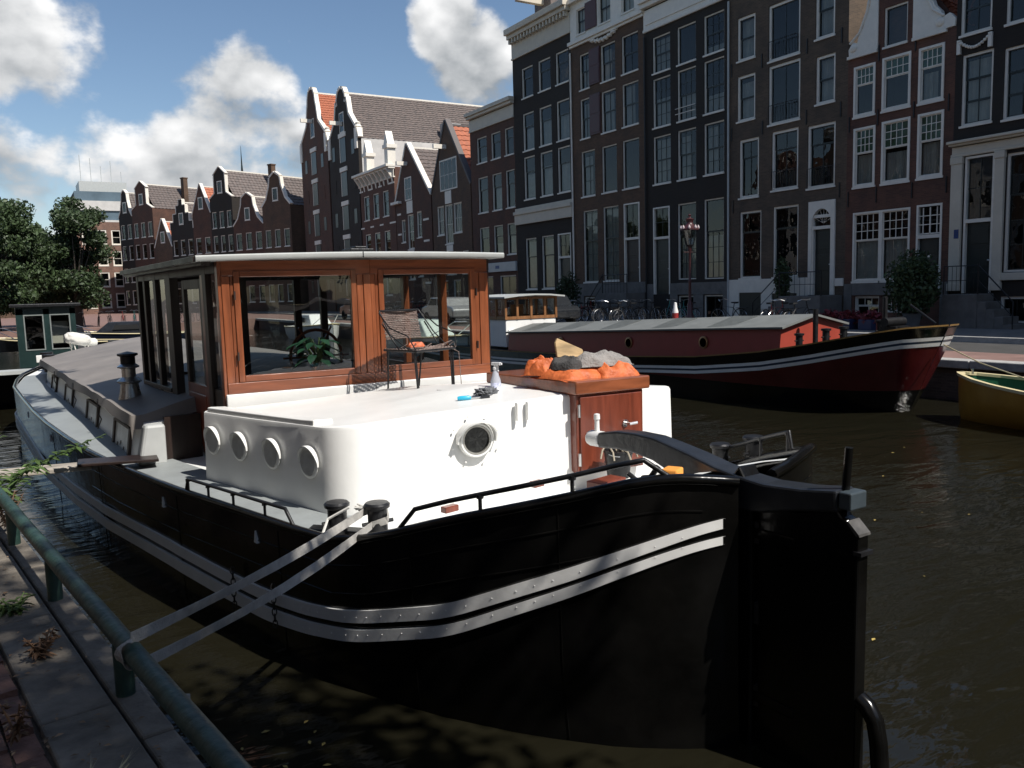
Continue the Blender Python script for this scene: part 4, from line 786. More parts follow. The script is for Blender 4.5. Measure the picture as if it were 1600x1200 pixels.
# raised lip along the port edge
lp = MB(); pth = [(-1.775, 4.68, 1.59), (-1.60, 3.86, 1.605), (-1.455, 3.15, 1.622), (-1.42, 2.98, 1.63)]
lp.loft([[(u, v, z-.01), (u, v, z+.035), (u+.03, v, z+.04), (u+.16, v+.01, z+.03), (u+.165, v+.01, z-.02)] for u, v, z in pth], True, True); lp.build('coaming_lip', M_white, cab, bevel=.006)
def porthole(p, nrm, r=.125, hood=.10, dead=False):
    p = Vector(p); nv = Vector(nrm).normalized(); side = Vector((0, 0, 1)).cross(nv).normalized(); up = nv.cross(side)
    m_ = MB(); m_.lathe([(r*1.13, 0), (r*1.13, .006), (r*1.06, .008), (r*1.02, .010 if dead else .04), (r*.92, .010 if dead else .04), (r*.90, .0)], 28, p, nv)
    o = m_.build('porthole', M_white, cab, smooth=40)
    hd = MB(); rg = []
    for k in range(17):
        a = R(-8)+R(196)*k/16; d = hood*(.25+.75*max(0, sin(a)))**.8
        rr = r*(1.12 if dead else 1.17); q = p+(side*cos(a)+up*sin(a))*rr; q2 = p+(side*cos(a)+up*sin(a))*(rr+.012)
        rg.append([q, q+nv*d, q2+nv*d, q2])
    hd.loft(rg, True, True); hd.build('porthole_hood', M_white, cab, smooth=40)
    MB().lathe([(.001, .0), (r*.9, .0)], 24, p+nv*(.016 if dead else .012), nv).build('porthole_glass' if not dead else 'porthole_deadlight', mat('dark_porthole_glass', (.02, .022, .02), .08, .3, 3) if not dead else mat('grey_deadlight', (.75, .75, .73), .4, .15, 5), cab)
    MB().lathe([(r*.90, .004), (r*.90, .012 if dead else .035), (r*.80, .012 if dead else .035), (r*.80, .004)], 24, p, nv).build('porthole_ring', mat('grey_metal_ring', (.35, .34, .31), .35, .2, 10, metal=.6) if not dead else M_white, cab, smooth=40)
    bl = MB()
    for k in range(0 if dead else 8): a = 2*pi*(k+.4)/8; bl.lathe([(.008, 0), (.007, .008), (.003, .011)], 7, p+(side*cos(a)+up*sin(a))*r*1.52, nv)
    if not dead: bl.build('porthole_bolts', M_white, cab)
for v in (4.52, 4.05, 3.53, 3.0): u = interp(v, [2.87, 4.71], [-1.41, -1.80])-.02; porthole((u-.004, v, 1.345), (-1, -.22, 0), .108, .042, True)
porthole((-.37, 2.363, 1.475), (-.24, -.97, 0), .125, .15)
for k in range(2): MB().box(-.012, .012, -.035, 0, -.07, .07).build('step_bracket', M_white, cab, loc=(-.05+k*.09, 2.275-k*.012, 1.665), bevel=.004)
# hatch with mahogany door and lid
ht = MB().hexa([(.41, 2.11, 1.12), (1.06, 2.05, 1.12), (1.06, 3.4, 1.5), (.41, 3.4, 1.5), (.41, 2.11, 1.765), (1.06, 2.05, 1.765), (1.06, 3.4, 1.765), (.41, 3.4, 1.765)]).build('companion_hatch', M_door, bo, bevel=.008)
MB().hexa([(.385, 2.075, 1.767), (1.105, 2.01, 1.767), (1.105, 3.4, 1.767), (.385, 3.4, 1.767), (.385, 2.075, 1.875), (1.105, 2.01, 1.875), (1.105, 3.4, 1.86), (.385, 3.4, 1.86)]).build('hatch_lid', M_maho_h, ht, bevel=.012)
MB().hexa([(.435, 2.088, 1.14), (1.035, 2.033, 1.14), (1.035, 2.10, 1.14), (.435, 2.15, 1.14), (.435, 2.088, 1.745), (1.035, 2.033, 1.745), (1.035, 2.10, 1.745), (.435, 2.15, 1.745)]).build('hatch_door', M_door, ht, bevel=.006)
for z in (1.25, 1.64): MB().tube([(.415, 2.08, z-.05), (.415, 2.08, z+.05)], .012, 8).build('hinge', M_steel, ht)
MB().tube([(.86, 2.04, 1.50), (.86, 1.985, 1.50), (.93, 1.98, 1.505)], .012, 8).lathe([(.03, 0), (.03, .01)], 12, (.86, 2.048, 1.50), (0, -1, 0)).build('door_handle', M_steel, ht, smooth=True)
# bollards
for u, v in ((-1.54, 2.28), (-1.36, 2.02), (1.64, 1.74), (1.72, 1.46)):
    z = hs_(v)-.06; p = MB().lathe([(.075, -.02), (.075, .02), (.066, .03), (.066, .22), (.085, .235), (.088, .255), (.075, .268), (.001, .272)], 20, (u, v, z)).build('bollard', M_black_matt, bo, smooth=40)
    MB().tube([(u-.11, v, z+.13), (u+.11, v, z+.13)], .014, 8).build('bollard_pin', M_black_matt, p)
for sgn in (-1, 1): MB().hexa([(sgn*1.2, 1.8, .9), (sgn*1.68, 2.5, .9), (sgn*1.6, 2.6, .9), (sgn*1.14, 1.9, .9), (sgn*1.2, 1.8, 1.012), (sgn*1.68, 2.5, .985), (sgn*1.6, 2.6, .985), (sgn*1.14, 1.9, 1.01)]).build('bollard_plinth', M_black_matt, bo, bevel=.01)
for v in (17.6, 18.0): MB().lathe([(.11, -.02), (.1, .32), (.13, .34), (.13, .38), (.001, .39)], 16, (-1.95, v, hs_(v)-.05)).build('bollard', M_black_matt, bo, smooth=40)
# guard rails
def rail(vs, h, up0, dn, r=.015, off=.02, sgn=-1):
    P = [Vector((sgn*(hbs(v, sgn)-off), v, hs_(v)+.01)) for v in vs]
    pts = [P[0]]+[p+Vector((0, 0, h)) for p in P[1:-1]]+[P[-1]]
    pts[0] = P[0]; out = []
    for a, b in zip(pts, pts[1:]): out += [a.lerp(b, k/4) for k in range(4)]
    out.append(pts[-1]); o = MB().tube([(p.x, p.y, p.z) for p in out], r, 8).build('guard_rail', M_black_matt, bo, smooth=60)
    for v in up0: b = (sgn*(hbs(v, sgn)-off), v, hs_(v)); MB().tube([b, (b[0], b[1], b[2]+h)], r*.8, 8).lathe([(r*1.5, -.012), (r*1.5, .012)], 8, (b[0], b[1], b[2]+h)).build('stanchion', M_black_matt, o, smooth=True)
rail([1.56, 1.42, 1.2, 1.02, .8, .567, .4, .29, .2], .115, (1.02, .567), 0)
rail([4.15, 4.1, 3.8, 3.35, 2.89, 2.62, 2.52], .115, (4.1, 3.75, 3.35, 2.89), 0, .013)
rail([1.75, 1.7, 1.5, 1.25, 1.0, .8, .75], .15, (1.7, 1.2, .82), 0, .014, .03, 1)
MB().tube([(-.48, .40, 1.50), (-.50, .36, 1.545), (-.50, .30, 1.56), (-.47, .27, 1.62)], .016, 8).tube([(-.50, .36, 1.5), (-.56, .42, 1.57)], .014, 8).build('fairlead', M_black_matt, bo, smooth=True)
# ---- wheelhouse
wh = MB(); WL, WM, WR = Vector((-1.515, 4.935)), Vector((-.07, 4.82)), Vector((1.29, 4.765))
WLF, WRF = Vector((-1.62, 8.4)), Vector((1.5, 8.3))
# skirt: white steel base under the wood
def wallbox(mb, A, B, d0, d1, z0, z1, s0=0, s1=1):   # board along A-B, from d0 (outside, left of direction) to d1
    t = (B-A); n_ = Vector((t.y, -t.x)).normalized(); a, b = A+t*s0, A+t*s1
    p = [a+n_*d1, b+n_*d1, b+n_*d0, a+n_*d0]
    mb.hexa([(q.x, q.y, z0) for q in p]+[(q.x, q.y, z1) for q in p])
sk = MB()
wallbox(sk, WL+Vector((-.02, 0)), WM, -.12, .03, 1.45, 1.695); wallbox(sk, WM, WR+Vector((.02, 0)), -.12, .03, 1.45, 1.697)
sk.build('wheelhouse_base', M_white, bo, bevel=.01)
wm = MB(); wallbox(wm, WL, WM, -.06, .0, 2.80, 2.945); wallbox(wm, WM, WR, -.06, .0, 2.80, 2.945)
whs = wm.build('wheelhouse', M_maho_h, bo, bevel=.006)
wm = MB(); wallbox(wm, WL, WM, -.06, .012, 1.697, 1.80); wallbox(wm, WM, WR, -.06, .012, 1.697, 1.80); wm.build('bottom_rail', M_maho_h, whs, bevel=.006)
st_ = []
def stile(A, B, s0, s1, z0=1.80, z1=2.80, d=.0, m_=M_maho): mb = MB(); wallbox(mb, A, B, -.055, d, z0, z1, s0, s1); mb.build('stile', m_, whs, bevel=.005)
def sash_win(A, B, s0, s1, z0, z1):
    t = (B-A).length; e = .055/t
    for a, b, c, d in ((s0, s0+e, z0, z1), (s1-e, s1, z0, z1), (s0+e+.001, s1-e-.001, z0, z0+.06), (s0+e+.001, s1-e-.001, z1-.055, z1)):
        mb = MB(); wallbox(mb, A, B, -.04, .014, c, d, a, b); mb.build('window_frame', M_maho if d-c > .3 else M_maho_h, whs, bevel=.005)
    mb = MB(); n_ = Vector(((B-A).y, -(B-A).x)).normalized(); a, b = A+(B-A)*(s0+e*.9)-n_*.015, A+(B-A)*(s1-e*.9)-n_*.015
    mb.quad((a.x, a.y, z0+.05), (b.x, b.y, z0+.05), (b.x, b.y, z1-.05), (a.x, a.y, z1-.05)).build('window_pane', M_glass, whs)
sash_win(WL, WM, .075, .895, 1.803, 2.845); sash_win(WM, WR, .0, .0+.80+.05, 1.803, 2.845) if 0 else sash_win(WM, WR, .06, .88, 1.803, 2.845)
for a, b in ((0, .05), (.053, .073), (.90, .945), (.948, 1.0)): stile(WL, WM, a, b, d=.008 if a in (0, .948) else 0)
for a, b in ((0, .032), (.035, .058), (.883, .92), (.923, 1.0)): stile(WM, WR, a, b, d=.008 if a in (0, .923) else 0)
for zz in (2.05, 2.62): MB().box(-.008, .008, -.02, .0, -.04, .04).build('window_hinge', M_dwood, whs, loc=(-1.41, 4.905, zz)); MB().box(-.008, .008, -.02, .0, -.04, .04).build('window_hinge', M_dwood, whs, loc=(1.13, 4.755, zz-.03))
# port side: corner post, narrow window, door with glass, opening, side windows over white panelling
def side(s): return WL+(WLF-WL)*s
LT = (WLF-WL).length
def sidepost(v0, v1, z0, z1, m_=M_dwood, d=.03, nm='post'):
    mb = MB(); wallbox(mb, WLF, WL, -.06, d, z0, z1, 1-(v1-4.935)/LT*1.0, 1-(v0-4.935)/LT*1.0); return mb.build(nm, m_, whs, bevel=.006)
sidepost(4.94, 5.02, 1.0, 2.94, M_maho); sidepost(5.34, 5.46, .98, 2.94); sidepost(5.47, 5.60, .98, 2.94, M_door, .012); sidepost(6.72, 6.95, .98, 2.94); sidepost(7.40, 7.52, 1.5, 2.94); sidepost(7.95, 8.05, 1.5, 2.94); sidepost(8.3, 8.4, 1.0, 2.94)
sidepost(5.02, 5.34, 1.0, 1.72, M_dwood, .01, 'side_panel'); sidepost(6.95, 8.3, 1.0, 1.55, M_white, .02, 'side_panel'); sidepost(6.95, 8.3, 1.55, 1.60, M_dwood, .04, 'side_sill')
sidepost(4.94, 8.4, 2.82, 2.94, M_dwood, .035, 'side_header') if 0 else sidepost(5.03, 8.29, 2.83, 2.945, M_dwood, .028, 'side_header')
def sideglass(v0, v1, z0, z1, off=.0):
    a, b = side((v0-4.935)/LT), side((v1-4.935)/LT); MB().quad((a.x-off, a.y, z0), (b.x-off, b.y, z0), (b.x-off, b.y, z1), (a.x-off, a.y, z1)).build('side_pane', M_glass, whs)
sideglass(5.02, 5.34, 1.72, 2.83); sideglass(6.95, 7.4, 1.6, 2.83); sideglass(7.52, 7.95, 1.6, 2.83); sideglass(8.05, 8.3, 1.6, 2.83)
dr = sidepost(5.62, 6.35, 1.0, 1.72, M_door, .0, 'wheelhouse_door'); 
for a, b, c, d in ((5.62, 5.70, 1.722, 2.8), (6.27, 6.35, 1.722, 2.8), (5.702, 6.268, 2.70, 2.8)): o = sidepost(a, b, c, d, M_dwood, 0, 'door_stile'); 
sideglass(5.70, 6.27, 1.72, 2.70, -.02)
sidepost(5.68, 6.29, 1.08, 1.62, M_door, .008, 'door_panel')
# starboard side, forward wall: posts, waist and glass
fwm = MB(); wallbox(fwm, WRF, WLF, -.05, .02, 1.0, 1.66); wallbox(fwm, WRF, WLF, -.05, .02, 2.82, 2.945); wallbox(fwm, WR, WRF, -.05, .02, 1.0, 1.68); wallbox(fwm, WR, WRF, -.05, .02, 2.82, 2.945)
fwm.build('forward_wall', M_dwood, whs)
for A, B, ss in ((WRF, WLF, (0, .22, .34, .62, .74, .97)), (WR, WRF, (.0, .3, .62, .96))):
    for s0 in ss: stile(A, B, s0, s0+.03, 1.66, 2.82, .02, M_maho if s0 in (.3, .62) else M_dwood)
for A, B in ((WRF, WLF), (WR, WRF)): MB().quad((A.x, A.y, 1.66), (B.x, B.y, 1.66), (B.x, B.y, 2.82), (A.x, A.y, 2.82)).build('window_pane', M_glass, whs)
MB().hexa([(-1.45, 4.98, 1.02), (1.25, 4.85, 1.02), (1.45, 8.25, 1.02), (-1.55, 8.35, 1.02), (-1.45, 4.98, 1.06), (1.25, 4.85, 1.06), (1.45, 8.25, 1.06), (-1.55, 8.35, 1.06)]).build('wheelhouse_floor', M_dwood, whs)
MB().hexa([(-1.42, 4.99, 1.76), (-.07, 4.89, 1.76), (-.07, 5.28, 1.76), (-1.42, 5.38, 1.76), (-1.42, 4.99, 1.79), (-.07, 4.89, 1.79), (-.07, 5.28, 1.79), (-1.42, 5.38, 1.79)]).hexa([(-.07, 4.89, 1.76), (1.22, 4.84, 1.76), (1.22, 5.2, 1.76), (-.07, 5.28, 1.76), (-.07, 4.89, 1.79), (1.22, 4.84, 1.79), (1.22, 5.2, 1.79), (-.07, 5.28, 1.79)]).build('window_board', M_dwood, whs)
MB().box(-1.05, -.8, 6.6, 6.85, 1.06, 2.9).build('inner_post', M_dwood, whs); MB().box(.7, .9, 7.0, 7.2, 1.06, 2.9).build('inner_post', M_dwood, whs)
MB().box(-1.2, 1.1, 7.2, 8.0, 1.06, 1.55).build('helm_console', M_dwood, whs, bevel=.02)
sw_ = MB(); sw_.tube([(.1+.33*cos(2*pi*k/24), 6.9, 1.85+.33*sin(2*pi*k/24)) for k in range(25)], .02, 8)
for k in range(6): sw_.tube([(.1, 6.9, 1.85), (.1+.42*cos(pi*k/3), 6.9, 1.85+.42*sin(pi*k/3))], .013, 6)
sw_.build('steering_wheel', M_maho, whs, smooth=True)
# roof: cambered sheet with pale edge
rf = MB(); rg = []
def rz_(u): return 3.015-.028*(u/1.7)**2
us = [-1.76, -1.5, -1.1, -.6, -.22, .2, .6, 1.0, 1.34]
for v0, uo in ((0, 1), (1, 1)):
    row = []
    for u in us:
        v = interp(u, [-1.76, -.22, 1.34], [4.80, 4.64, 4.50]) if v0 == 0 else 8.75; uu = u if u < 1 or v0 == 0 else u+.3
        row.append((uu, v, rz_(u)))
    rg.append(row)
a, b = rg; rf.loft([[(x, y, z-.055) for x, y, z in a], [(x, y-.012, z-.04) for x, y, z in a], [(x, y-.012, z-.012) for x, y, z in a], a, b, [(x, y, z-.055) for x, y, z in b]]); rf.loft([[(x, y, z-.055) for x, y, z in a], [(x, y, z-.055) for x, y, z in b]])
rf.loft([[a[0], (a[0][0], a[0][1], a[0][2]-.055)], [b[0], (b[0][0], b[0][1], b[0][2]-.055)]]); rf.loft([[a[-1], (a[-1][0], a[-1][1], a[-1][2]-.055)], [b[-1], (b[-1][0], b[-1][1], b[-1][2]-.055)]])
roof = rf.build('wheelhouse_roof', M_grey, bo, smooth=40)
MB().box(-.31, -.06, 4.72, 4.95, 3.015, 3.05).box(-.24, -.12, 4.76, 4.9, 3.05, 3.075).build('roof_bracket', M_black_matt, roof, bevel=.008); MB().box(-.222, -.216, 4.622, 4.63, 2.955, 3.014).build('roof_joint', M_black_matt, roof)
MB().hexa([(-1.70, 4.86, 2.90), (-1.62, 4.86, 2.90), (-1.66, 8.7, 2.90), (-1.74, 8.7, 2.90), (-1.70, 4.86, 2.955), (-1.62, 4.86, 2.955), (-1.66, 8.7, 2.955), (-1.74, 8.7, 2.955)]).build('roof_gutter', M_dwood, roof); MB().hexa([(-1.775, 4.83, 2.93), (-1.762, 4.83, 2.93), (-1.762, 8.76, 2.93), (-1.775, 8.76, 2.93), (-1.775, 4.83, 2.978), (-1.762, 4.83, 2.978), (-1.762, 8.76, 2.978), (-1.775, 8.76, 2.978)]).build('roof_fascia', M_dwood, roof)
# ---- fore cabin (hold) with windows and steel chimney
fc = MB(); rg = []
for v in (5.95, 6.0, 8, 10, 12, 14, 16, 17.0, 17.5): k = 1 if v < 16.5 else .93 if v < 17.2 else .86; rg.append([(-2.17*k, v, .93), (-2.13*k, v, 1.20), (-2.08*k, v, 1.36), (-1.62, v, 1.38), (0, v, 1.55), (2.06*k, v, 1.36), (2.12*k, v, 1.2), (2.22*k, v, .93)])
fc.loft(rg, False, True); fcab = fc.build('fore_cabin', M_white, bo, smooth=30)
bx = MB().hexa([(-2.20, 5.80, .95), (-1.93, 5.78, .95), (-1.93, 6.0, .95), (-2.20, 6.0, .95), (-2.11, 5.84, 1.36), (-1.92, 5.82, 1.36), (-1.92, 6.0, 1.36), (-2.11, 6.0, 1.36)]).build('fore_cabin_end', mat('grey_white_paint', (.42, .43, .42), .5, .08, 4), fcab, bevel=.03)  # end box of the white cabin, greyed in its colour to imitate shade
MB().box(-1.915, -1.56, 5.90, 5.945, .96, 1.42).build('doorway_shade_panel', M_dwood, fcab)  # dark panel standing in for the shade of the open doorway
M_fr = mat('brown_window_frame', (.06, .04, .03), .5)
def fcu(z): return -2.17+(z-.93)/(1.20-.93)*.04
for i, (v0, v1) in enumerate(((6.55, 7.45), (8.9, 9.8), (11.6, 12.5), (14, 14.7))):
    f = MB(); z0, z1 = .965, 1.235
    def pr(v, z, d): return (fcu(z)-d, v, z)
    for a, b, c, d in ((v0-.09, v0, z0-.02, z1+.02), (v1, v1+.09, z0-.02, z1+.02), (v0, v1, z0-.03, z0-.002), (v0, v1, z1+.002, z1+.03)): f.hexa([pr(a, c, .0), pr(b, c, .0), pr(b, c, .03), pr(a, c, .03), pr(a, d, .0), pr(b, d, 0), pr(b, d, .03), pr(a, d, .03)])
    w_ = f.build('cabin_window', M_fr, fcab)
    MB().quad(pr(v0, z0, .01), pr(v1, z0, .01), pr(v1, z1, .01), pr(v0, z1, .01)).build('window_blind', mat('white_blind', (.66, .66, .62), .3, .25, 7, spec=.8), fcab)
    for k in range(3): c_ = v0+.3+.2*k; MB().lathe([(.001, .012), (.03+.01*k, .012)], 8, pr(c_, 1.0+.04*(k % 2), 0), (-1, 0, .35)).build('blind_motif', M_fr, w_)
ch = MB(); ch.lathe([(.15, -.1), (.15, .0), (.12, .10), (.105, .22)], 24); ch.lathe([(.105, .20), (.145, .22), (.15, .24), (.09, .29)], 24); ch.lathe([(.085, .25), (.085, .43)], 24); ch.lathe([(.085, .40), (.13, .415), (.135, .43), (.085, .47)], 24)
co = ch.build('stove_chimney', M_steel, bo, smooth=40, loc=(-1.95, 7.55, 1.46)); MB().lathe([(.09, .47), (.09, .56), (.125, .575), (.125, .60), (.001, .63)], 24).build('chimney_cap', M_black_matt, co, smooth=40); co.scale = (.9, .9, .88)
# ---- tarpaulin over the hold
tb = MB(); rg = []
for j in range(61):
    v = 6.1+11.6*j/60; k = 1 if v < 16.8 else 1-.1*(v-16.8)/.9; row = []
    for i in range(41):
        u = -2.18+4.36*i/40; z = 1.44+.34*max(0, 1-(abs(u)/2.1)**1.35)
        z += .018*noise.noise((u*2.2, v*1.1, 0))+.02*abs(noise.noise((u*.6+3, v*.9, 4)))-.012*abs(sin(v*1.35))*(1-abs(u)/2.3)
        row.append((u*k, v, z))
    fl = .10+.012*sin(v*1.3)+.012*noise.noise((v*2, 0, 0))
    row = [(row[0][0]-.03-.01*sin(v*1.9), v, row[0][2]-fl)]+row+[(row[-1][0]+.04, v, row[-1][2]-fl)]; rg.append(row)
end = [(x, y-.04, z-.14-.012*sin(x*3)) for x, y, z in rg[0]]
tb.loft([end]+rg); tp_ = tb.build('tarpaulin', M_tarp, None, smooth=60); tp_.location = (BOAT_P.x, BOAT_P.y, 0); tp_.rotation_euler.z = BOAT_A
tag(tp_, 'taupe tarpaulin lashed over the hold forward of the wheelhouse', 'tarpaulin')
for v in (8.2, 10.7, 13.4): MB().tube([(-2.22, v, 1.42), (-2.23, v+.02, 1.25), (-2.20, v-.03, 1.17), (-2.24, v+.04, 1.05)], .007, 6).build('lashing_cord', M_black_matt, tp_)
# ------------------------------------------------------------------ things on the boat
def thing_on(name, u, v, z, rz, label, cat, group=None): p = BW(u, v, z); return empty(name, p, BOAT_A+rz, label, cat, group)
# wicker chair with black steel frame
ch = thing_on('garden_chair', .11, 4.18, 1.652, R(14), 'weathered wicker chair with thin black steel frame on the white cabin roof', 'chair')
M_wick = mat('weathered_wicker', (.20, .14, .115), .85, .45, 25, .9, 60, col2=(.34, .26, .23), stretch=(.25, 1, 3))
for sx in (-1, 1):
    MB().tube([(sx*.23, -.24, 0), (sx*.245, -.22, .40), (sx*.26, -.15, .44)], .010, 8).build('leg', M_black_matt, ch, smooth=True)
    MB().tube([(sx*.20, .24, 0), (sx*.215, .19, .40)], .0085, 8).build('leg', M_black_matt, ch, smooth=True)
    MB().tube([(sx*.215, -.235, .0), (sx*.225, -.21, .40)], .008, 8).build('leg_brace', M_black_matt, ch, smooth=True)
    MB().tube([(sx*.26, -.26, .42), (sx*.30, -.20, .55), (sx*.30, .05, .62), (sx*.27, .24, .76)], .0065, 8).build('armrest', M_black_matt, ch, smooth=True)
    MB().tube([(sx*.25, -.15, .42), (sx*.28, .08, .56), (sx*.25, .26, .78)], .0065, 8).tube([(sx*.26, -.02, .42), (sx*.27, .2, .66)], .007, 8).build('back_stay', M_black_matt, ch, smooth=True)
fr = MB(); rim = [(-.25, -.25, .405), (.25, -.25, .405), (.24, .22, .405), (-.24, .22, .405), (-.25, -.25, .405)]
fr.tube(rim, .011, 8).tube([(-.25, .26, .78), (.25, .26, .78)], .01, 8).build('seat_rim', M_black_matt, ch, smooth=True)
def weave(name, A, U, V, nu, nv, bulge, nrm):
    m_ = MB(); A, U, V, nrm = map(Vector, (A, U, V, nrm))
    for j in range(nv):
        t0, t1 = j/nv+.006, (j+1)/nv-.004; rg = []
        for i in range(nu+1):
            s = i/nu; d = bulge*sin(pi*s)+(.006 if (i+j) % 2 else -.004)+.006*noise.noise((i*.7, j*1.3, 2)); w0 = .012*noise.noise((j*1.7, i*.3, 7))
            rg.append([A+U*(s+w0*.3)+V*t0+nrm*d, A+U*s+V*((t0+t1)/2)+nrm*(d+.006), A+U*(s+w0*.2)+V*t1+nrm*d])
        m_.loft(rg)
    o = m_.build(name, M_wick, ch, smooth=60); md = o.modifiers.new('t', 'SOLIDIFY'); md.thickness = .006
    return o
weave('backrest', (-.225, .20, .50), (.45, 0, 0), (0, .06, .27), 26, 15, .03, (0, 1, .1))
weave('seat', (-.24, -.25, .415), (.48, 0, 0), (0, .47, 0), 26, 22, -.02, (0, 0, 1))
ol = MB()
for k in range(7):
    x = random.uniform(-.2, .2); y = random.uniform(-.26, .1); ol.tube([(x, y, .42), (x+random.uniform(-.1, .1), y-.05, .45+random.uniform(0, .03)), (x+random.uniform(-.2, .2), y-.04, .42)], .004, 5)
ol.tube([(.22, -.2, .42), (.33, -.22, .36), (.36, -.2, .2), (.37, -.2, .02)], .004, 5).tube([(-.1, .2, .72), (-.05, .1, .6), (-.12, .02, .46), (-.3, -.1, .44)], .003, 5); ol.build('loose_cane', M_wick, ch)
gl = heap('work_gloves', mat('orange_glove', (.55, .14, .06), .6, .2, 20), .085, .05, .05, 4, BW(.11, 4.22, 2.078), .2, 2); tag(gl, 'crumpled orange gloves lying on the wicker chair seat', 'gloves')
# spray bottle
sb = thing_on('spray_bottle', .215, 2.97, 1.722, R(20), 'translucent white trigger spray bottle on the cabin roof edge', 'bottle')
M_pl = mat('translucent_white_plastic', (.62, .64, .70), .25, .05, 8, trans=.35)
MB().lathe([(.001, 0), (.042, .0), (.045, .01), (.045, .10), (.040, .125), (.030, .15), (.024, .185), (.018, .195), (.018, .205)], 20).build('bottle_body', M_pl, sb, smooth=True)
MB().lathe([(.0455, .03), (.0455, .095)], 20).build('bottle_label', mat('blue_print_label', (.55, .58, .75), .4, .35, 40), sb)
MB().lathe([(.021, .205), (.021, .225), (.012, .23), (.012, .245)], 14).box(-.014, .014, -.055, .035, .243, .268).box(-.010, .010, -.07, -.052, .246, .264).hexa([(-.008, -.035, .19), (.008, -.035, .19), (.008, -.022, .19), (-.008, -.022, .19), (-.008, -.03, .245), (.008, -.03, .245), (.008, -.014, .245), (-.008, -.014, .245)]).build('trigger_head', mat('white_plastic', (.72, .72, .72), .3), sb, bevel=.003)
# scrub brush, mop head, tray, block
hb_ = thing_on('hand_brush', -.22, 2.70, 1.732, R(-25), 'small brush with bright cyan handle beside the mop head', 'brush')
MB().tube([(-.09, 0, .016), (-.07, 0, .017), (0, 0, .018), (.02, 0, .016)], [.014, .018, .019, .012], 10).build('handle', mat('cyan_plastic', (.03, .42, .62), .3, .05), hb_, smooth=True); MB().tube([(.02, 0, .016), (.10, 0, .018)], .007, 8).build('shaft', M_steel, hb_); MB().box(.10, .17, -.02, .02, .004, .03).build('bristles', M_tiller, hb_)
mp_ = lump('mop_head', mat('grey_mop_fibre', (.10, .105, .115), .95, .6, 60, 1, 80, col2=(.25, .26, .28)), (.11, .06, .045), 3, .35, 3.5, 5, loc=BW(-.02, 2.75, 1.765), rz=.25); tag(mp_, 'grey shaggy mop head lying beside the spray bottle', 'mop head')
tr = thing_on('paint_tray', .10, 3.35, 1.705, R(8), 'low white plastic tray behind the mop head on the cabin roof', 'tray')
MB().prism([(-.2, .03), (-.16, .0), (.10, .0), (.2, .045), (.2, .055), (.09, .012), (-.15, .012), (-.2, .042)], -.11, .11).build('tray_pan', mat('white_plastic', (.72, .72, .72), .3), tr, bevel=.004); MB().box(.2, .26, -.02, .02, .03, .045).build('tray_lip', MATS['white_plastic'], tr)
bk = MB().box(-.10, .10, -.035, .035, 0, .03).box(-.03, .03, -.036, .036, .0301, .034).build('wooden_block', mat('bare_pine', (.48, .33, .17), .7, .2, 20, .2, 30, tex='wood', stretch=(.2, 1, 1)), None, bevel=.004, loc=BW(.36, 2.72, 1.742)); bk.rotation_euler.z = R(2); tag(bk, 'short pale wooden block on the cabin roof edge by the bottle', 'wood block')
# orange oilskins, board and grey cloth on the hatch lid
M_or = mat('orange_oilskin', (.60, .125, .03), .6, .25, 9, .6, 25, col2=(.70, .17, .045))
LID = 1.872
for u, v, z, a, b, h_, sd, rz, lb in ((.66, 2.42, LID, .30, .24, .10, 1, .08, 'lowest orange oilskin jacket folded flat on the hatch lid'), (.93, 2.30, LID+.003, .20, .20, .13, 2, -.15, 'orange oilskin bundle bulging at the right lid edge'), (.44, 2.62, LID+.02, .10, .13, .15, 5, .5, 'small orange oilskin sleeve rolled at the left of the pile')):
    o = heap('orange_oilskin', M_or, a, b, h_, sd, BW(u, v, z), rz, 3.2, .02); tag(o, lb, 'oilskin')
o = heap('grey_cloth', mat('grey_cloth', (.27, .25, .235), .95, .2, 20, .6, 60), .25, .14, .12, 9, BW(.86, 2.36, LID+.085), -.2, 2.6); tag(o, 'crumpled pale grey cloth draped on top of the orange pile', 'cloth')
o = heap('dark_cloth', mat('dark_grey_cloth', (.05, .048, .047), .95, .3, 20, .6, 60), .16, .14, .11, 12, BW(.60, 2.42, LID+.07), .3, 3); tag(o, 'dark grey cloth tucked under the wooden board', 'cloth')
o = MB().prism([(-.13, -.02), (.15, -.03), (.12, .05), (-.12, .14), (-.14, .1)], -.012, .012).build('pine_board', MATS['bare_pine'], None, bevel=.003, loc=BW(.66, 2.5, 2.045)); o.rotation_euler = (R(-12), R(4), BOAT_A-.1); tag(o, 'pale pine board propped in the orange pile', 'board')
# bucket of rope on the aft deck
bu = thing_on('black_bucket', .62, 1.86, 1.12, 0, 'black bucket with dry rope standing by the mahogany hatch door', 'bucket')
MB().lathe([(.001, 0), (.085, 0), (.112, .20), (.118, .205), (.118, .22), (.106, .22), (.08, .03), (.001, .03)], 24).build('bucket_body', M_black_matt, bu, smooth=40)
MB().tube([(.11*cos(pi*k/10), -.02-.08*sin(pi*k/10), .20-.02*sin(pi*k/10)) for k in range(11)], .005, 6).build('bucket_handle', M_steel, bu)
rp = MB()
for k in range(7): a = k*.9; rp.tube([(.05*cos(a), .05*sin(a), .18), (.08*cos(a+.5), .08*sin(a+.5), .24+.02*(k % 3)), (.13*cos(a+1), .13*sin(a+1), .22), (.15*cos(a+1.1), .15*sin(a+1.1), .16)], .007, 6)
rp.build('rope_ends', mat('dry_rope', (.38, .33, .25), .9), bu)
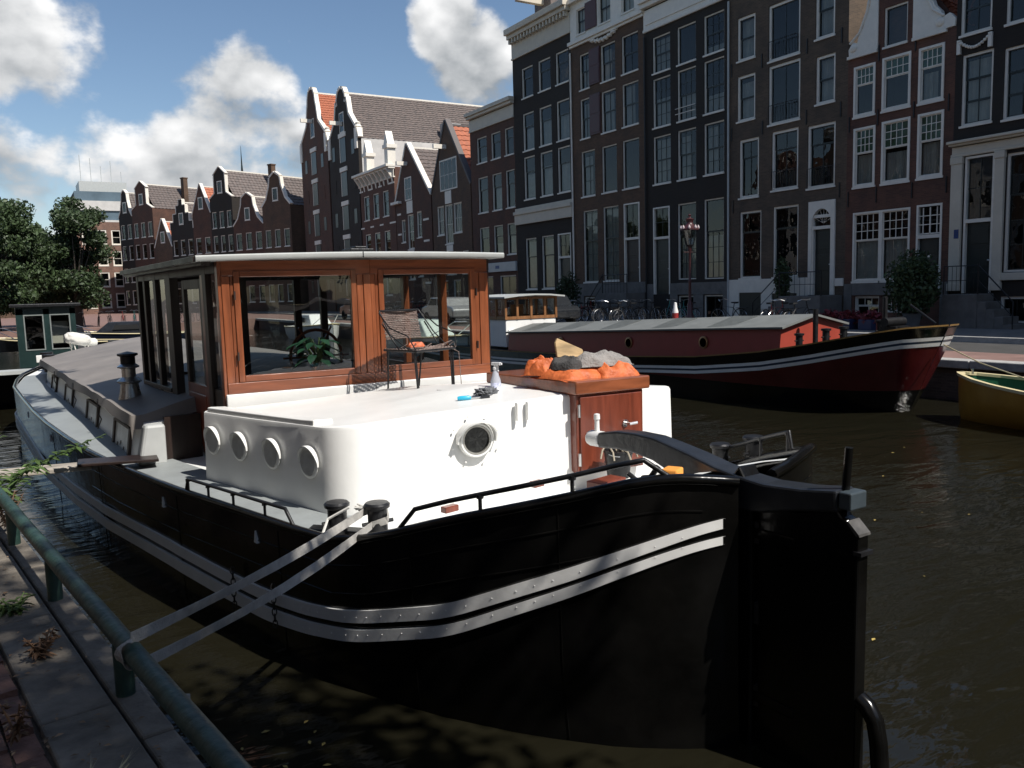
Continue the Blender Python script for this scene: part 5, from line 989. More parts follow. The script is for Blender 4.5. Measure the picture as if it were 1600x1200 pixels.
for i, (u, v, z, sx, sy, lb) in enumerate(((-.17, 1.85, 1.17, .05, .03, 'small red-brown deck block near the port rail midway'), (-.83, 1.98, 1.07, .06, .03, 'small red-brown deck block close to the port bollards'), (.05, 1.33, 1.215, .13, .07, 'red-brown wooden locker lid on the aft deck below the bucket'))):
    o = MB().box(-sx, sx, -sy, sy, 0, .045 if i < 2 else .07).build('deck_block', M_door, None, bevel=.006, loc=BW(u, v, z)); o.rotation_euler.z = R(10)+BOAT_A; tag(o, lb, 'wood block')
o = MB().box(-.06, .06, -.05, .05, 0, .05).build('orange_sponge', mat('orange_sponge', (.75, .30, .05), .9), None, bevel=.01, loc=BW(-.22, .42, 1.50)); o.rotation_euler.z = .5; tag(o, 'orange sponge at the stern under the tiller', 'sponge')
o = MB().hexa([(-.04, -.36, -.03), (.02, -.36, -.03), (.02, .10, .0), (-.04, .10, .0), (-.04, -.36, -.01), (.02, -.36, -.01), (.02, .10, .02), (-.04, .10, .02)]).build('rudder_cheek', mat('grey_plank', (.11, .105, .10), .7), bo, loc=(.14, -.06, 1.49)); MB().prism([(.06, 1.47), (-.42, 1.43), (-.42, 1.36), (.06, 1.36)], .09, .13, 'yz').build('rudder_bracket', M_black, bo)
# house plant on the inner window board
pl = thing_on('house_plant', -.56, 5.12, 1.79, 0, 'broad-leaved green house plant behind the left wheelhouse window', 'plant')
MB().lathe([(.001, 0), (.05, 0), (.065, .09), (.06, .09), (.001, .08)], 16).build('pot', mat('terracotta', (.35, .15, .08), .8), pl, smooth=40)
lf = MB(); stm = MB()
for k in range(26):
    a = k*2.4; h_ = .14+.02*k*(.6 if k < 20 else .5); rr = .07+.09*((k*7) % 5)/5; L_ = .12+.05*((k*3) % 4)/3; c = Vector((rr*cos(a), rr*.7*sin(a), h_)); d = Vector((cos(a), sin(a)*.7, .15-.4*((k*5) % 3)/3)).normalized(); sd = d.cross(Vector((0, 0, 1))).normalized()
    stm.tube([(0, 0, .06), tuple(c*.6+Vector((0, 0, .05))), tuple(c)], .006, 5)
    nq = 6; rg = []
    for i in range(nq+1): t = i/nq; w = .045*sin(pi*min(1, t*.9+.08))**.7; p = c+d*L_*t+Vector((0, 0, -.06*t*t)); rg.append([p-sd*w, p+Vector((0, 0, -.012)), p+sd*w])
    lf.loft(rg)
lf.build('leaves', mat('house_plant_leaf', (.035, .10, .06), .35, .3, 10, island=.4, trans=.1), pl, smooth=60); stm.build('stems', M_leaf2, pl)
# ------------------------------------------------------------------ near quay things
rl = empty('quay_railing', (.3, 3.7, ZN), 0, 'low dark green pipe railing along the near quay edge', 'railing')
def rx(y): return .276-.14*(y-3.734)
rp_ = [(rx(y)-.3, y-3.7, .245+.012*noise.noise((y*.8, 0, 1))) for y in np.linspace(-2, 9.5, 40)]
MB().tube(rp_, .041, 14).build('rail', M_green, rl, smooth=60)
for y in (.95, 2.3, 3.734, 5.2, 6.6, 8.0, 9.4): o = MB().tube([(rx(y)-.3, y-3.7, -.02), (rx(y)-.3, y-3.7, .22)], .039, 12).build('post', M_green, rl, smooth=60)
# webbing strap between rail and port bollards
M_web = mat('grey_webbing', (.42, .40, .37), .85, .25, 12, .5, 120, stretch=(1, 1, 1), col2=(.52, .50, .46))
def strap(pts, w, name, m_, wv=None):
    mb = MB(); rg = []
    P = [Vector(p) for p in pts]; Q = []
    for a, b in zip(P, P[1:]): Q += [a.lerp(b, k/10) for k in range(10)]
    Q.append(P[-1])
    for i, p in enumerate(Q):
        t = (Q[min(i+1, len(Q)-1)]-Q[max(i-1, 0)]).normalized(); s = wv or Vector((0, 0, 1)); s = (s-t*s.dot(t)).normalized(); n_ = t.cross(s); tw = .3*sin(i*.11)
        s2 = s*cos(tw)+n_*sin(tw); rg.append([p-s2*w/2-n_*.0015, p+s2*w/2-n_*.0015, p+s2*w/2+n_*.0015, p-s2*w/2+n_*.0015])
    return mb.loft(rg, True, True).build(name, m_, None)
yr = 3.55; xr = rx(yr); b1 = BW(-1.36, 2.02, 1.13); b0 = BW(-1.54, 2.28, 1.10)
rc = Vector((xr, yr, ZN+.245))
st = empty('mooring_strap', rc, 0, 'grey webbing mooring strap looped from the green rail to the port bollards', 'strap')
def chl(o, par): o.parent = par; o.location = -par.location
e1 = BW(-1.44, 2.05, 1.16); e2 = BW(-1.42, 1.98, 1.08)
def sag(a, b, s, n=6): a, b = Vector(a), Vector(b); return [a.lerp(b, k/n)-Vector((0, 0, s*sin(pi*k/n))) for k in range(n+1)]
o = strap(sag(rc+Vector((-.005, 0, .058)), e1, .03), .052, 'upper_band', M_web); chl(o, st)
o = strap(sag(rc+Vector((.0, -.02, -.058)), e2, .05), .052, 'lower_band', M_web); chl(o, st)
lp = [rc+Vector((-cos(a)*.056, .01*k/8-.01, sin(a)*.056)) for k, a in enumerate(np.linspace(pi/2, -pi/2, 9))]
o = strap(lp, .055, 'rail_loop', M_web, Vector((-.14, .99, 0))); chl(o, st)
o = strap([e1, BW(-1.36, 2.13, 1.14), BW(-1.27, 2.04, 1.13), BW(-1.33, 1.93, 1.11), e2], .05, 'bollard_loop', M_web); chl(o, st)
kn = MB()
for k in range(6): kn.tube([tuple(BW(-1.47+.02*cos(k), 2.1, 1.15+.012*k)-rc), tuple(BW(-1.43, 2.06+.02*sin(k*2), 1.19)-rc), tuple(BW(-1.40, 2.0, 1.15+.01*k)-rc)], .008, 6)
kn.tube([tuple(BW(-1.5, 2.16, 1.18)-rc), tuple(BW(-1.62, 2.25, 1.1)-rc), tuple(BW(-1.68, 2.2, 1.02)-rc), tuple(BW(-1.69, 2.17, .95)-rc)], .010, 6)
kn.build('knot', mat('white_rope', (.62, .61, .57), .9), st, smooth=True)
o = strap(sag(Vector((edge_x(3.9)+.02, 3.98, .86)), Vector((.60, 4.25, .62)), .02, 4), .04, 'slack_strap', M_web); tag(o, 'short slack strap end hanging off the quay edge behind the main strap', 'strap')
ck = MB()
for k in range(7): ck.tube([tuple(Vector((0, .012*cos(a)*(k % 2), -.045*k))+Vector((.016*cos(a)*(1-k % 2), 0, .03*sin(a)))) for a in np.linspace(0, 2*pi, 11)], .005, 5)
for (u_, v_), lb in zip(((-2.06, 3.3), (-1.92, 2.72)), ('forward short chain hanging down the hull over the strakes', 'aft short chain hanging down the hull over the strakes')):
    z = interp(v_, fx, T1)+.06; o = ck.build('hull_chain', M_black_matt, None, loc=BW(-(hb(v_)+.045), v_, z)); tag(o, lb, 'chain')
# gangplank
gp = empty('gangplank', (-.6, 8.95, 1.0), 0, 'narrow pale wooden gangplank from quay to the boat side', 'gangplank')
MB().hexa([(-.9, .18, .0), (1.12, -.16, .0), (1.14, .10, .0), (-.88, .44, .0), (-.9, .18, .045), (1.12, -.16, .045), (1.14, .10, .045), (-.88, .44, .045)]).build('plank', mat('weathered_plank', (.36, .32, .27), .8, .25, 6, .4, 30, tex='wood', stretch=(.1, 1, 1)), gp, bevel=.006)
MB().hexa([(1.0, -.18, .046), (1.70, -.30, .03), (1.72, .02, .03), (1.02, .12, .046), (1.0, -.18, .075), (1.70, -.30, .06), (1.72, .02, .06), (1.02, .12, .075)]).build('plank_end', M_dwood, gp, bevel=.006)
# planks leaning on quay
# weeds
def weed(name, label, base, stems, h_, leaf, spread, seed, cat='weed', droop=.0, lean=(0, 0), m_=M_leaf2, nl=14):
    rnd = random.Random(seed); e = empty(name, base, 0, label, cat); sm_ = MB(); lf = MB()
    for s in range(stems):
        a = rnd.uniform(0, 2*pi); tipv = Vector((lean[0]+spread*cos(a)*rnd.uniform(.4, 1), lean[1]+spread*sin(a)*rnd.uniform(.4, 1), h_*rnd.uniform(.6, 1)))
        pts = [Vector((tipv.x*t**1.3, tipv.y*t**1.3, tipv.z*(t-droop*t**3))) for t in (0, .2, .4, .6, .8, 1)]
        sm_.tube(pts, [.006, .005, .005, .004, .003, .002], 5)
        for k in range(nl):
            t = .2+.8*k/nl; i = min(4, int(t*5)); p = pts[i].lerp(pts[i+1], t*5-i); b = rnd.uniform(0, 2*pi); d = Vector((cos(b), sin(b), rnd.uniform(-.3, .6))).normalized(); sd = d.cross(Vector((0, 0, 1))).normalized(); L_ = leaf*rnd.uniform(.6, 1.2)*(1.1-.5*t); w = L_*.2
            lf.loft([[p, p, p], [p+d*L_*.45-sd*w, p+d*L_*.45+Vector((0, 0, -.01)), p+d*L_*.45+sd*w], [p+d*L_+Vector((0, 0, -.3*L_))]*3])
    sm_.build('stems', m_, e); lf.build('leaves', m_, e, fixn=False)
    return e
weed('quay_weed', 'leafy green weed tangle on the quay at the left frame edge', (-.22, 7.75, ZN), 12, .40, .14, .30, 3)
weed('quay_weed', 'tall leafy stem arching over the gangplank', (-.30, 8.6, ZN), 4, .42, .15, .16, 11, lean=(.85, .0), nl=26)
weed('quay_weed', 'upright weed behind the gangplank at the left', (-.55, 9.6, ZN), 4, .6, .13, .2, 12, lean=(.35, .1))
weed('quay_weed', 'dry reddish seed-headed weed beside the green rail', (-.16, 7.0, ZN), 5, .35, .05, .14, 21, m_=mat('dry_weed', (.16, .09, .05), .8, island=.4), nl=20)
weed('quay_weed', 'low weed growing from the brick joints beside the slabs', (-.28, 4.55, ZN), 6, .10, .07, .12, 5, nl=8)
weed('quay_weed', 'straggly low weed spilling over the slab at mid quay', (-.12, 5.1, ZN), 7, .09, .08, .16, 31, nl=9)
weed('quay_weed', 'dry clump of weed between the bricks and the slab', (-.02, 4.35, ZN), 8, .13, .06, .14, 32, m_=MATS['dry_weed'], nl=9)
weed('quay_weed', 'thin low weed among the paving bricks near the frame corner', (-.12, 3.55, ZN), 6, .18, .05, .1, 6, m_=MATS['dry_weed'], nl=8)
def grass(label, base, n, h_, seed, lean=(0, 0), heads=3):
    rnd = random.Random(seed); e = empty('wall_barley', base, 0, label, 'grass tuft'); b = MB(); hd = MB()
    for k in range(n):
        a = rnd.uniform(0, 2*pi); t = Vector((lean[0]+cos(a)*rnd.uniform(.02, .12), lean[1]+sin(a)*rnd.uniform(.02, .12), h_*rnd.uniform(.5, 1))); m1 = Vector((t.x*.35, t.y*.35, t.z*.6)); s_ = Vector((-sin(a), cos(a), 0))*.003
        b.loft([[-s_, s_], [m1-s_*.8, m1+s_*.8], [t, t]])
        if k < heads:
            for q in range(14):
                f_ = Vector((rnd.uniform(-1, 1), rnd.uniform(-1, 1), rnd.uniform(-.2, .6)))*.018; d = (t-m1).normalized(); p = t+d*.004*q; b2 = p+d*.055+f_; hd.tri(p-s_*.25, p+s_*.25, b2)
            hd.tube([tuple(t-(t-m1).normalized()*.01), tuple(t+(t-m1).normalized()*.055)], [.005, .002], 5)
    b.build('blades', mat('dry_grass', (.20, .19, .08), .8, island=.4, trans=.2), e, fixn=False); hd.build('seed_heads', mat('barley_awn', (.55, .47, .28), .8), e, fixn=False)
grass('tuft of barley grass with pale seed heads at the bottom left', (.0, 2.75, ZN-.02), 20, .19, 1, (.10, .10), 4)
grass('second barley grass tuft at the slab joint by the lower rail', (.10, 2.6, ZN-.02), 14, .16, 2, (.08, .12), 3)
grass('thin grass growing beside the coping stones upper left', (-.25, 4.1, ZN-.02), 14, .14, 3, (0, .05), 0)
lt = MB(); rnd = random.Random(5)
for k in range(1700):
    yy = rnd.uniform(2, 8.5); of = abs(rnd.gauss(.75, .35))+.06; x0, y0 = npt(yy, of); a = rnd.uniform(0, 6.3); s_ = rnd.uniform(.005, .02); z = ZN+.006+rnd.uniform(0, .006)
    c, d = cos(a)*s_, sin(a)*s_; lt.quad((x0-c, y0-d, z), (x0+d*.5, y0-c*.5, z+.003), (x0+c, y0+d, z+.002), (x0-d*.5, y0+c*.5, z+.005))
tag(lt.build('leaf_litter', mat('dry_leaf_litter', (.22, .14, .08), .9, island=.5), fixn=False), kind='stuff', label='dry leaf litter scattered on the near quay')
fl = MB(); rnd = random.Random(8)
for k in range(70):
    x, y = (rnd.uniform(3.2, 12), rnd.uniform(1, 10)) if k < 45 else (rnd.uniform(.7, 1.4), rnd.uniform(2.8, 5))
    a = rnd.uniform(0, 6.3); s_ = rnd.uniform(.012, .03); c, d = cos(a)*s_, sin(a)*s_; fl.quad((x-c, y-d, .006), (x+d*.5, y-c*.5, .008), (x+c, y+d, .006), (x-d*.5, y+c*.5, .009))
tag(fl.build('floating_leaves', mat('yellow_leaf', (.30, .22, .06), .7, island=.5), fixn=False), kind='stuff', label='yellow leaves floating on the canal')
# ------------------------------------------------------------------ boats across the canal
M_redh = mat('dark_red_hull', (.085, .012, .012), .14, .2, 2, .1, 6); M_redc = mat('red_cabin_paint', (.34, .055, .035), .4, .08, 3); M_redd = mat('maroon_cabin_side', (.28, .034, .026), .4, .1, 3)
bg = empty('red_barge', (15.0, 9.2, 0), 0, 'long black and dark red barge with white stripes and grey roof across the canal', 'barge')
LV = [0, .12, .4, .8, 1.3, 2, 3, 4.5, 6, 20, 22, 24, 25]; LB = [.01, .5, .92, 1.2, 1.38, 1.52, 1.62, 1.67, 1.68, 1.68, 1.5, .9, .1]
SV_ = [0, .3, .6, 1.2, 2, 3.2, 5, 7.5, 10, 14, 18, 22, 25]; SZ_ = [1.72, 1.70, 1.64, 1.52, 1.36, 1.16, .97, .84, .76, .68, .68, .8, 1.05]
def lb(v): return interp(v, LV, LB)
def ls(v): return interp(v, SV_, SZ_)
vs = [25*(q/44)**1.4 for q in range(45)]
def bsec(v, z):   # raked stem
    t = max(0, (ls(v)-z)/1.7); return lb(v)*(1-.06*t-.5*max(0, 1-v/4)*t**1.6), v+.75*t*max(0, 1-v/3)
def band(z0f, z1f, m_, nm, n_=4, out=0, par=bg, lab=None):
    mb = MB()
    for sgn in (-1, 1):
        rg = []
        for v in vs:
            row = []
            for k in range(n_+1): z = z0f(v)+(z1f(v)-z0f(v))*k/n_; b, y = bsec(v, z); row.append((sgn*(b+out), y-out*.6*max(0, 1-v/.8), z))
            rg.append(row)
        mb.loft(rg)
    o = mb.build(nm, m_, par, smooth=50)
    if lab: o['label'] = lab
    return o
hullb = band(ls, lambda v: ls(v)-.40-.0*v, M_black, 'hull'); band(lambda v: ls(v)-.40, lambda v: max(.05, min(.45, ls(v)-.42)), M_redh, 'red_topside', 4, 0, bg, 'dark red topside at the bow'); band(lambda v: max(.05, min(.45, ls(v)-.42)), lambda v: -.6, M_black, 'lower_hull')
for a, b in ((.22, .285), (.33, .40)): band(lambda v, a=a: ls(v)-a, lambda v, b=b: ls(v)-b, M_strake, 'white_stripe', 1, .012, hullb)
band(lambda v: ls(v)-.275, lambda v: ls(v)-.34, mat('dark_blue_stripe', (.012, .03, .06), .3), 'blue_stripe', 1, .008, hullb)
band(lambda v: ls(v)+.012, lambda v: ls(v)-.018, mat('ochre_rail', (.26, .15, .045), .5), 'rail_cap', 1, .012, hullb)
mb = MB(); mb.loft([[(-lb(v)*.98, v, ls(v)-.05), (lb(v)*.98, v, ls(v)-.05)] for v in vs]); mb.build('deck', M_black_matt, bg)
# cabin: gabled section, red end to the bow
cv0, cv1 = 3.1, 14.5
def csec(v, zoff=0): s = ls(v)-.05; zt = interp(v, [3.1, 14.5], [1.62, 1.18]); return [(-1.05, v, s), (-1.0, v, zt), (0, v, zt+.24), (1.0, v, zt), (1.05, v, s)]
cb = MB(); cb.loft([[csec(v)[0], csec(v)[1]] for v in np.linspace(cv0, cv1, 12)]); cb.loft([[csec(v)[3], csec(v)[4]] for v in np.linspace(cv0, cv1, 12)]); cbo = cb.build('cabin_side', M_redd, bg)
e = csec(cv0); mb = MB(); i = len(mb.v); mb.v += e; mb.f.append(tuple(range(5))); mb.build('cabin_end', M_redc, bg); mb = MB(); mb.v += csec(cv1); mb.f.append(tuple(range(5))); mb.build('cabin_end', M_redc, bg)
mb = MB(); mb.loft([[(a[0]+(-.08 if a[0] < 0 else .08 if a[0] > 0 else 0), a[1], a[2]+.02) for a in csec(v)[1:4]] for v in np.linspace(cv0-.1, cv1+.1, 14)]); o = mb.build('cabin_roof', mat('dull_grey_roof', (.15, .157, .15), .65, .12, 3), bg, fixn=True); md = o.modifiers.new('t', 'SOLIDIFY'); md.thickness = .045; md.offset = 0
for v in (4.6, 6.6, 8.8, 11.0, 13.0): zt = interp(v, [3.1, 14.5], [1.62, 1.18]); MB().hexa([(-.98, v, zt+.04), (-.1, v, zt+.26), (-.1, v+.75, zt+.26-.01), (-.98, v+.75, zt+.02), (-.98, v, zt+.06), (-.1, v, zt+.28), (-.1, v+.75, zt+.27), (-.98, v+.75, zt+.04)]).build('roof_hatch', mat('dark_hatch', (.10, .106, .10), .5), o)
for v in (5.4, 8.2, 11.4): z = (ls(v)+interp(v, [3.1, 14.5], [1.62, 1.18]))/2; MB().lathe([(.15, 0), (.15, .02), (.11, .03), (.11, .0)], 20, (-1.03, v, z), (-1, 0, 0)).build('porthole_rim', mat('brass', (.35, .2, .1), .35, metal=.7), cbo, smooth=True); MB().lathe([(.001, 0), (.11, 0)], 16, (-1.045, v, z), (-1, 0, 0)).build('porthole_glass', M_dark, cbo)
for u, v, h_ in ((-1.15, 2.5, .28), (-.95, 2.0, .30), (-.8, 1.7, .28), (.2, 1.6, .35)): MB().lathe([(.07, 0), (.07, h_), (.1, h_+.01), (.1, h_+.05), (.001, h_+.06)], 14, (u, v, ls(v)-.06)).tube([(u-.13, v, ls(v)+.12), (u+.13, v, ls(v)+.12)], .015, 6).build('bollard', M_black_matt, bg, smooth=40)
MB().tube([(-.35, 2.75, ls(2.75)-.05), (-.35, 2.75, 2.02)], .055, 10).build('mast_stub', M_black_matt, bg, smooth=40)
wl = MB().box(-.22, .22, .95, 1.3, 1.5, 1.68).lathe([(.09, -.3), (.09, .3)], 14, (0, 1.15, 1.76), (1, 0, 0)).tube([(0, 1.35, 1.5), (0, 1.35, 2.25)], .05, 8).tube([(0, .8, 2.1), (-.1, .2, 1.75)], .02, 6).build('anchor_winch', M_black_matt, bg, smooth=40)
# barge wheelhouse
w = MB().box(-1.0, 1.0, 14.7, 16.6, .7, 1.62).build('wheelhouse_base', M_white, bg, bevel=.02)
M_wood2 = mat('honey_varnished_wood', (.26, .12, .05), .35, .2, 6, tex='wood', stretch=(1, 1, .15))
for x in (-1, -.55, 0, .55, 1):
    for y in (14.7, 16.6): MB().box(x-.04, x+.04, y-.04, y+.04, 1.62, 2.36).build('wheelhouse_post', M_wood2, w)
for y in (15.3, 15.95):
    for x in (-1, 1): MB().box(x-.04, x+.04, y-.04, y+.04, 1.62, 2.36).build('wheelhouse_post', M_wood2, w)
MB().box(-1.03, 1.03, 14.67, 14.73, 1.62, 1.72).box(-1.03, 1.03, 16.57, 16.63, 1.62, 1.72).box(-1.03, -.97, 14.731, 16.569, 1.62, 1.721).box(.97, 1.03, 14.731, 16.569, 1.62, 1.721).box(-1.03, 1.03, 14.67, 14.73, 2.28, 2.36).box(-1.03, -.97, 14.731, 16.569, 2.28, 2.359).box(.97, 1.03, 14.731, 16.569, 2.28, 2.359).build('wheelhouse_frame', M_wood2, w)
for q in (((-1, 14.7), (1, 14.7)), ((-1, 14.7), (-1, 16.6)), ((-1, 16.6), (1, 16.6)), ((1, 14.7), (1, 16.6))): (a, b), (c, d) = q; MB().quad((a, b, 1.72), (c, d, 1.72), (c, d, 2.28), (a, b, 2.28)).build('wheelhouse_pane', M_glass, w)
MB().loft([[(-1.2, 14.4, 2.38), (-.6, 14.4, 2.44), (0, 14.4, 2.46), (.6, 14.4, 2.44), (1.2, 14.4, 2.38)], [(-1.2, 16.9, 2.38), (-.6, 16.9, 2.44), (0, 16.9, 2.46), (.6, 16.9, 2.44), (1.2, 16.9, 2.38)]]).build('wheelhouse_roof', M_grey, w).modifiers.new('t', 'SOLIDIFY').thickness = .05
MB().box(-.25, .25, 15.6, 15.7, 1.4, 2.1).build('helm_seat', M_wood2, w)
MB().prism([(14.1, .75), (14.7, .75), (14.7, 1.3)], -.9, -.5, 'yz').build('wheelhouse_brace', M_white, w)
# mooring line from barge bow to the quay
# yellow dinghy with green inside
yd = empty('yellow_dinghy', (14.95, 8.95, 0), 0, 'ochre yellow rowing boat with green interior at the right frame edge', 'rowing boat')
YV = [0, .15, .5, 1, 1.8, 3, 4.5, 5.5]; YB = [.02, .22, .48, .70, .86, .92, .85, .7]; M_yel = mat('ochre_boat_paint', (.42, .20, .03), .35, .12, 4, col2=(.46, .24, .045)); M_cr = mat('cream_gunwale', (.66, .56, .33), .4, .05)
def yb(v): return interp(v, YV, YB)
def yz(v): return interp(v, [0, .5, 1.5, 3, 5.5], [.86, .80, .70, .62, .66])
yv = [5.5*(q/24)**1.3 for q in range(25)]
for nm, m_, ins in (('hull', M_yel, 0), ('interior', mat('green_boat_interior', (.01, .10, .045), .5), .05)):
    mb = MB()
    for sgn in (-1, 1): mb.loft([[(sgn*max(.005, (yb(v)-ins))*f, -v-(ins if v < .2 else 0)-.15*(1-f), z) for f, z in ((1, yz(v)-ins*.1), (.97, yz(v)*.6), (.8, .15), (.35, -.12+ins*2), (0, -.2+ins*2))] for v in yv])
    mb.build(nm, m_, yd, smooth=50)
MB().loft([[(sgn*max(.0, yb(v)-.06*(k)), -v-.06*k*(1 if v < .1 else 0), yz(v)+.012) for sgn, k in ((-1, -.4), (-1, 1.2))] for v in yv]).loft([[(sgn*max(.0, yb(v)-.06*(k)), -v-.06*k*(1 if v < .1 else 0), yz(v)+.012) for sgn, k in ((1, -.4), (1, 1.2))] for v in yv]).build('gunwale', M_cr, yd).modifiers.new('t', 'SOLIDIFY').thickness = .05
for v in (1.6, 2.9, 4.2): MB().box(-yb(v)+.06, yb(v)-.06, -v-.14, -v+.14, .42, .46).build('thwart', M_cr, yd)
MB().prism([(-1.9, .65), (-1.75, .65), (-2.35, 1.25), (-2.45, 1.25)], -.6, .6, 'yz').build('windscreen', mat('grey_perspex', (.35, .38, .40), .15, .1), yd)
MB().lathe([(.02, 0), (.02, .08), (.035, .09), (.001, .1)], 8, (0, -.25, .84)).build('mooring_cleat', M_steel, yd)
ln = MB().tube([(15.0, 9.3, 1.35), (15.0, 8.6, 1.05), (14.95, 7.6, .78), (14.9, 7.0, .72)], .012, 6).build('mooring_line', mat('tan_rope', (.36, .31, .2), .9), None); tag(ln, 'tan mooring line from the barge bow to the yellow boat', 'rope')
# other boats along both quays
def motor_boat(label, loc, rz, L_, hullm, cabm, name='motor_boat', H=.75):
    e = empty(name, loc, rz, label, 'boat'); vs = [L_*(q/20) for q in range(21)]; bm_ = lambda v: interp(v/L_, [0, .1, .5, .8, .95, 1], [.75, .95, 1.1, .85, .35, .02])
    mb = MB()
    for s in (-1, 1): mb.loft([[(s*bm_(v), v, H+.25*(v/L_)**2), (s*bm_(v)*.93, v, .3), (s*bm_(v)*.6, v, -.2)] for v in vs])
    mb.loft([[(-bm_(v), v, H+.25*(v/L_)**2-.03), (bm_(v), v, H+.25*(v/L_)**2-.03)] for v in vs]); mb.quad((-.75, 0, H), (.75, 0, H), (.5, 0, -.2), (-.5, 0, -.2)); mb.build('hull', hullm, e, smooth=40)
    MB().tube([(-bm_(v), v, H+.25*(v/L_)**2) for v in vs], .04, 6).tube([(bm_(v), v, H+.25*(v/L_)**2) for v in vs], .04, 6).build('rub_rail', M_cr, e)
    c = MB().hexa([(-.75, L_*.3, H), (.75, L_*.3, H), (.65, L_*.75, H), (-.65, L_*.75, H), (-.65, L_*.33, H+.75), (.65, L_*.33, H+.75), (.5, L_*.62, H+.75), (-.5, L_*.62, H+.75)]).build('cabin', cabm, e, bevel=.05)
    for s in (-1, 1): MB().hexa([(s*.745, L_*.36, H+.3), (s*.73, L_*.36, H+.3), (s*.70, L_*.58, H+.3), (s*.715, L_*.58, H+.3), (s*.70, L_*.38, H+.58), (s*.66, L_*.38, H+.58), (s*.62, L_*.56, H+.58), (s*.66, L_*.56, H+.58)]).build('cabin_window', M_dark, c)
    MB().tube([(-.6, L_*.76, H+.2), (-.4, L_*.97, H+.75), (0, L_*.99, H+.75), (.4, L_*.97, H+.75), (.6, L_*.76, H+.2)], .02, 6).build('pulpit_rail', M_steel, e)
    return e
M_pale = mat('pale_green_white', (.55, .62, .56), .35, .06)
motor_boat('pale green-white motor cruiser seen through the right wheelhouse window', (14.2, 35, 0), pi, 8, M_pale, M_pale)
motor_boat('white motor boat seen through the left wheelhouse window', (15.2, 52, 0), pi, 7, M_white, M_white)
motor_boat('small dark open boat moored beyond the houseboat bow', (2.2, 36, 0), .1, 6, M_black, M_black_matt, 'dark_boat', .6)
motor_boat('low grey boat by the cross quay at far left', (4.5, 48, 0), .9, 7, M_tiller, M_black_matt, 'grey_boat', .55)
motor_boat('dark blue boat moored near the cross quay', (9, 54, 0), 1.2, 7, mat('navy_hull', (.01, .015, .03), .3), M_tiller, 'blue_boat', .6)
gh = empty('green_houseboat', (.75, 25.6, 0), .0, 'dark green glazed houseboat cabin beyond the bow at left', 'houseboat')
M_dg = mat('bottle_green_paint', (.012, .03, .028), .35, .2, 4)
MB().hexa([(-1.6, -1.5, .75), (1.6, -1.5, .75), (1.6, 9, .75), (-1.6, 9, .75), (-1.6, -1.5, .9), (1.6, -1.5, .9), (1.6, 9, .9), (-1.6, 9, .9)]).hexa([(-1.3, -1.2, -.3), (1.3, -1.2, -.3), (1.3, 8.8, -.3), (-1.3, 8.8, -.3), (-1.55, -1.45, .75), (1.55, -1.45, .75), (1.55, 8.9, .75), (-1.55, 8.9, .75)]).build('hull', M_black, gh)
gc = MB().box(-.72, .68, .0, .06, .9, 1.35).box(-.72, -.55, .0, .06, 1.35, 2.45).box(-.08, .06, .0, .06, 1.35, 2.45).box(.55, .68, 0, .06, 1.35, 2.45).box(-.72, .68, 0, .06, 2.3, 2.5).box(-.72, -.66, .06, 4, .9, 2.5).box(.62, .68, .06, 4, .9, 2.5).box(-.72, .68, 3.95, 4.0, .9, 2.5).build('cabin', M_dg, gh)
MB().box(-.85, .82, -.15, 4.2, 2.5, 2.58).build('roof', M_black_matt, gh, bevel=.01)
for a, b in ((-.55, -.08), (.06, .55)): MB().quad((a, .03, 1.35), (b, .03, 1.35), (b, .03, 2.3), (a, .03, 2.3)).build('pane', M_hglass, gc); MB().box(a, a+.03, -.012, 0, 1.35, 2.3).box(b-.03, b, -.012, 0, 1.35, 2.3).box(a, b, -.014, 0, 1.35, 1.38).box(a, b, -.014, 0, 2.27, 2.3).build('pane_frame', mat('dim_frame', (.2, .22, .21), .5), gc)
MB().box(.1, .5, .4, .44, 1.5, 2.1).build('inner_blind', M_wpaint, gc)
MB().box(-1.7, 0.0, -2.2, -1.52, .9, .98).build('side_bench', M_grey, gh)
wb = empty('white_bundle', BW(-1.25, 18.6, 1.40), .3, 'white rounded bundle on thin legs beyond the tarpaulin', 'bundle')
o = lump('bundle_body', mat('white_cover', (.70, .68, .62), .8, .06), (.30, .17, .15), 6, .12, 1.5, 4, parent=wb, loc=(0, 0, .34)); o.rotation_euler.y = R(14)
lump('bundle_head', MATS['white_cover'], (.13, .11, .10), 7, .12, 1.5, 3, parent=wb, loc=(.30, 0, .26))
for x, y in ((-.15, .08), (-.12, -.08), (.16, .07), (.18, -.07)): MB().tube([(x, y, .25), (x+.05, y, 0)], .014, 6).build('leg', MATS['white_cover'], wb)
o = MB().box(-.09, .09, -.03, .03, 0, .16).build('white_box', M_white, None, bevel=.01, loc=BW(-2.05, 18.3, 1.28)); tag(o, 'small white box at the bow bollard', 'box')
# ------------------------------------------------------------------ street things
sl = empty('street_lamp', (23.6, 25.45, ZQ+.1), 0, 'black and dark red crown-topped street lantern on the far quay', 'street lamp')
M_lred = mat('dark_red_cast_iron', (.05, .014, .016), .4, .2, 8)
MB().lathe([(.16, 0), (.16, .35), (.11, .42), (.10, .8), (.06, .9), (.05, 1.6), (.07, 1.65), (.05, 1.7), (.042, 2.75), (.07, 2.8), (.06, 2.88), (.1, 2.95)], 14).build('lamp_post', M_lred, sl, smooth=40)
MB().tube([(-.3, 0, 2.72), (.3, 0, 2.72)], .018, 6).build('ladder_bar', M_lred, sl)
MB().lathe([(.13, 2.98), (.29, 3.52)], 6).build('lantern_glass', glass_mat('lantern_glass', (.7, .75, .75), 1.5, .05, .12), sl)
lfm = MB().lathe([(.12, 2.93), (.15, 2.98), (.13, 2.99)], 6)
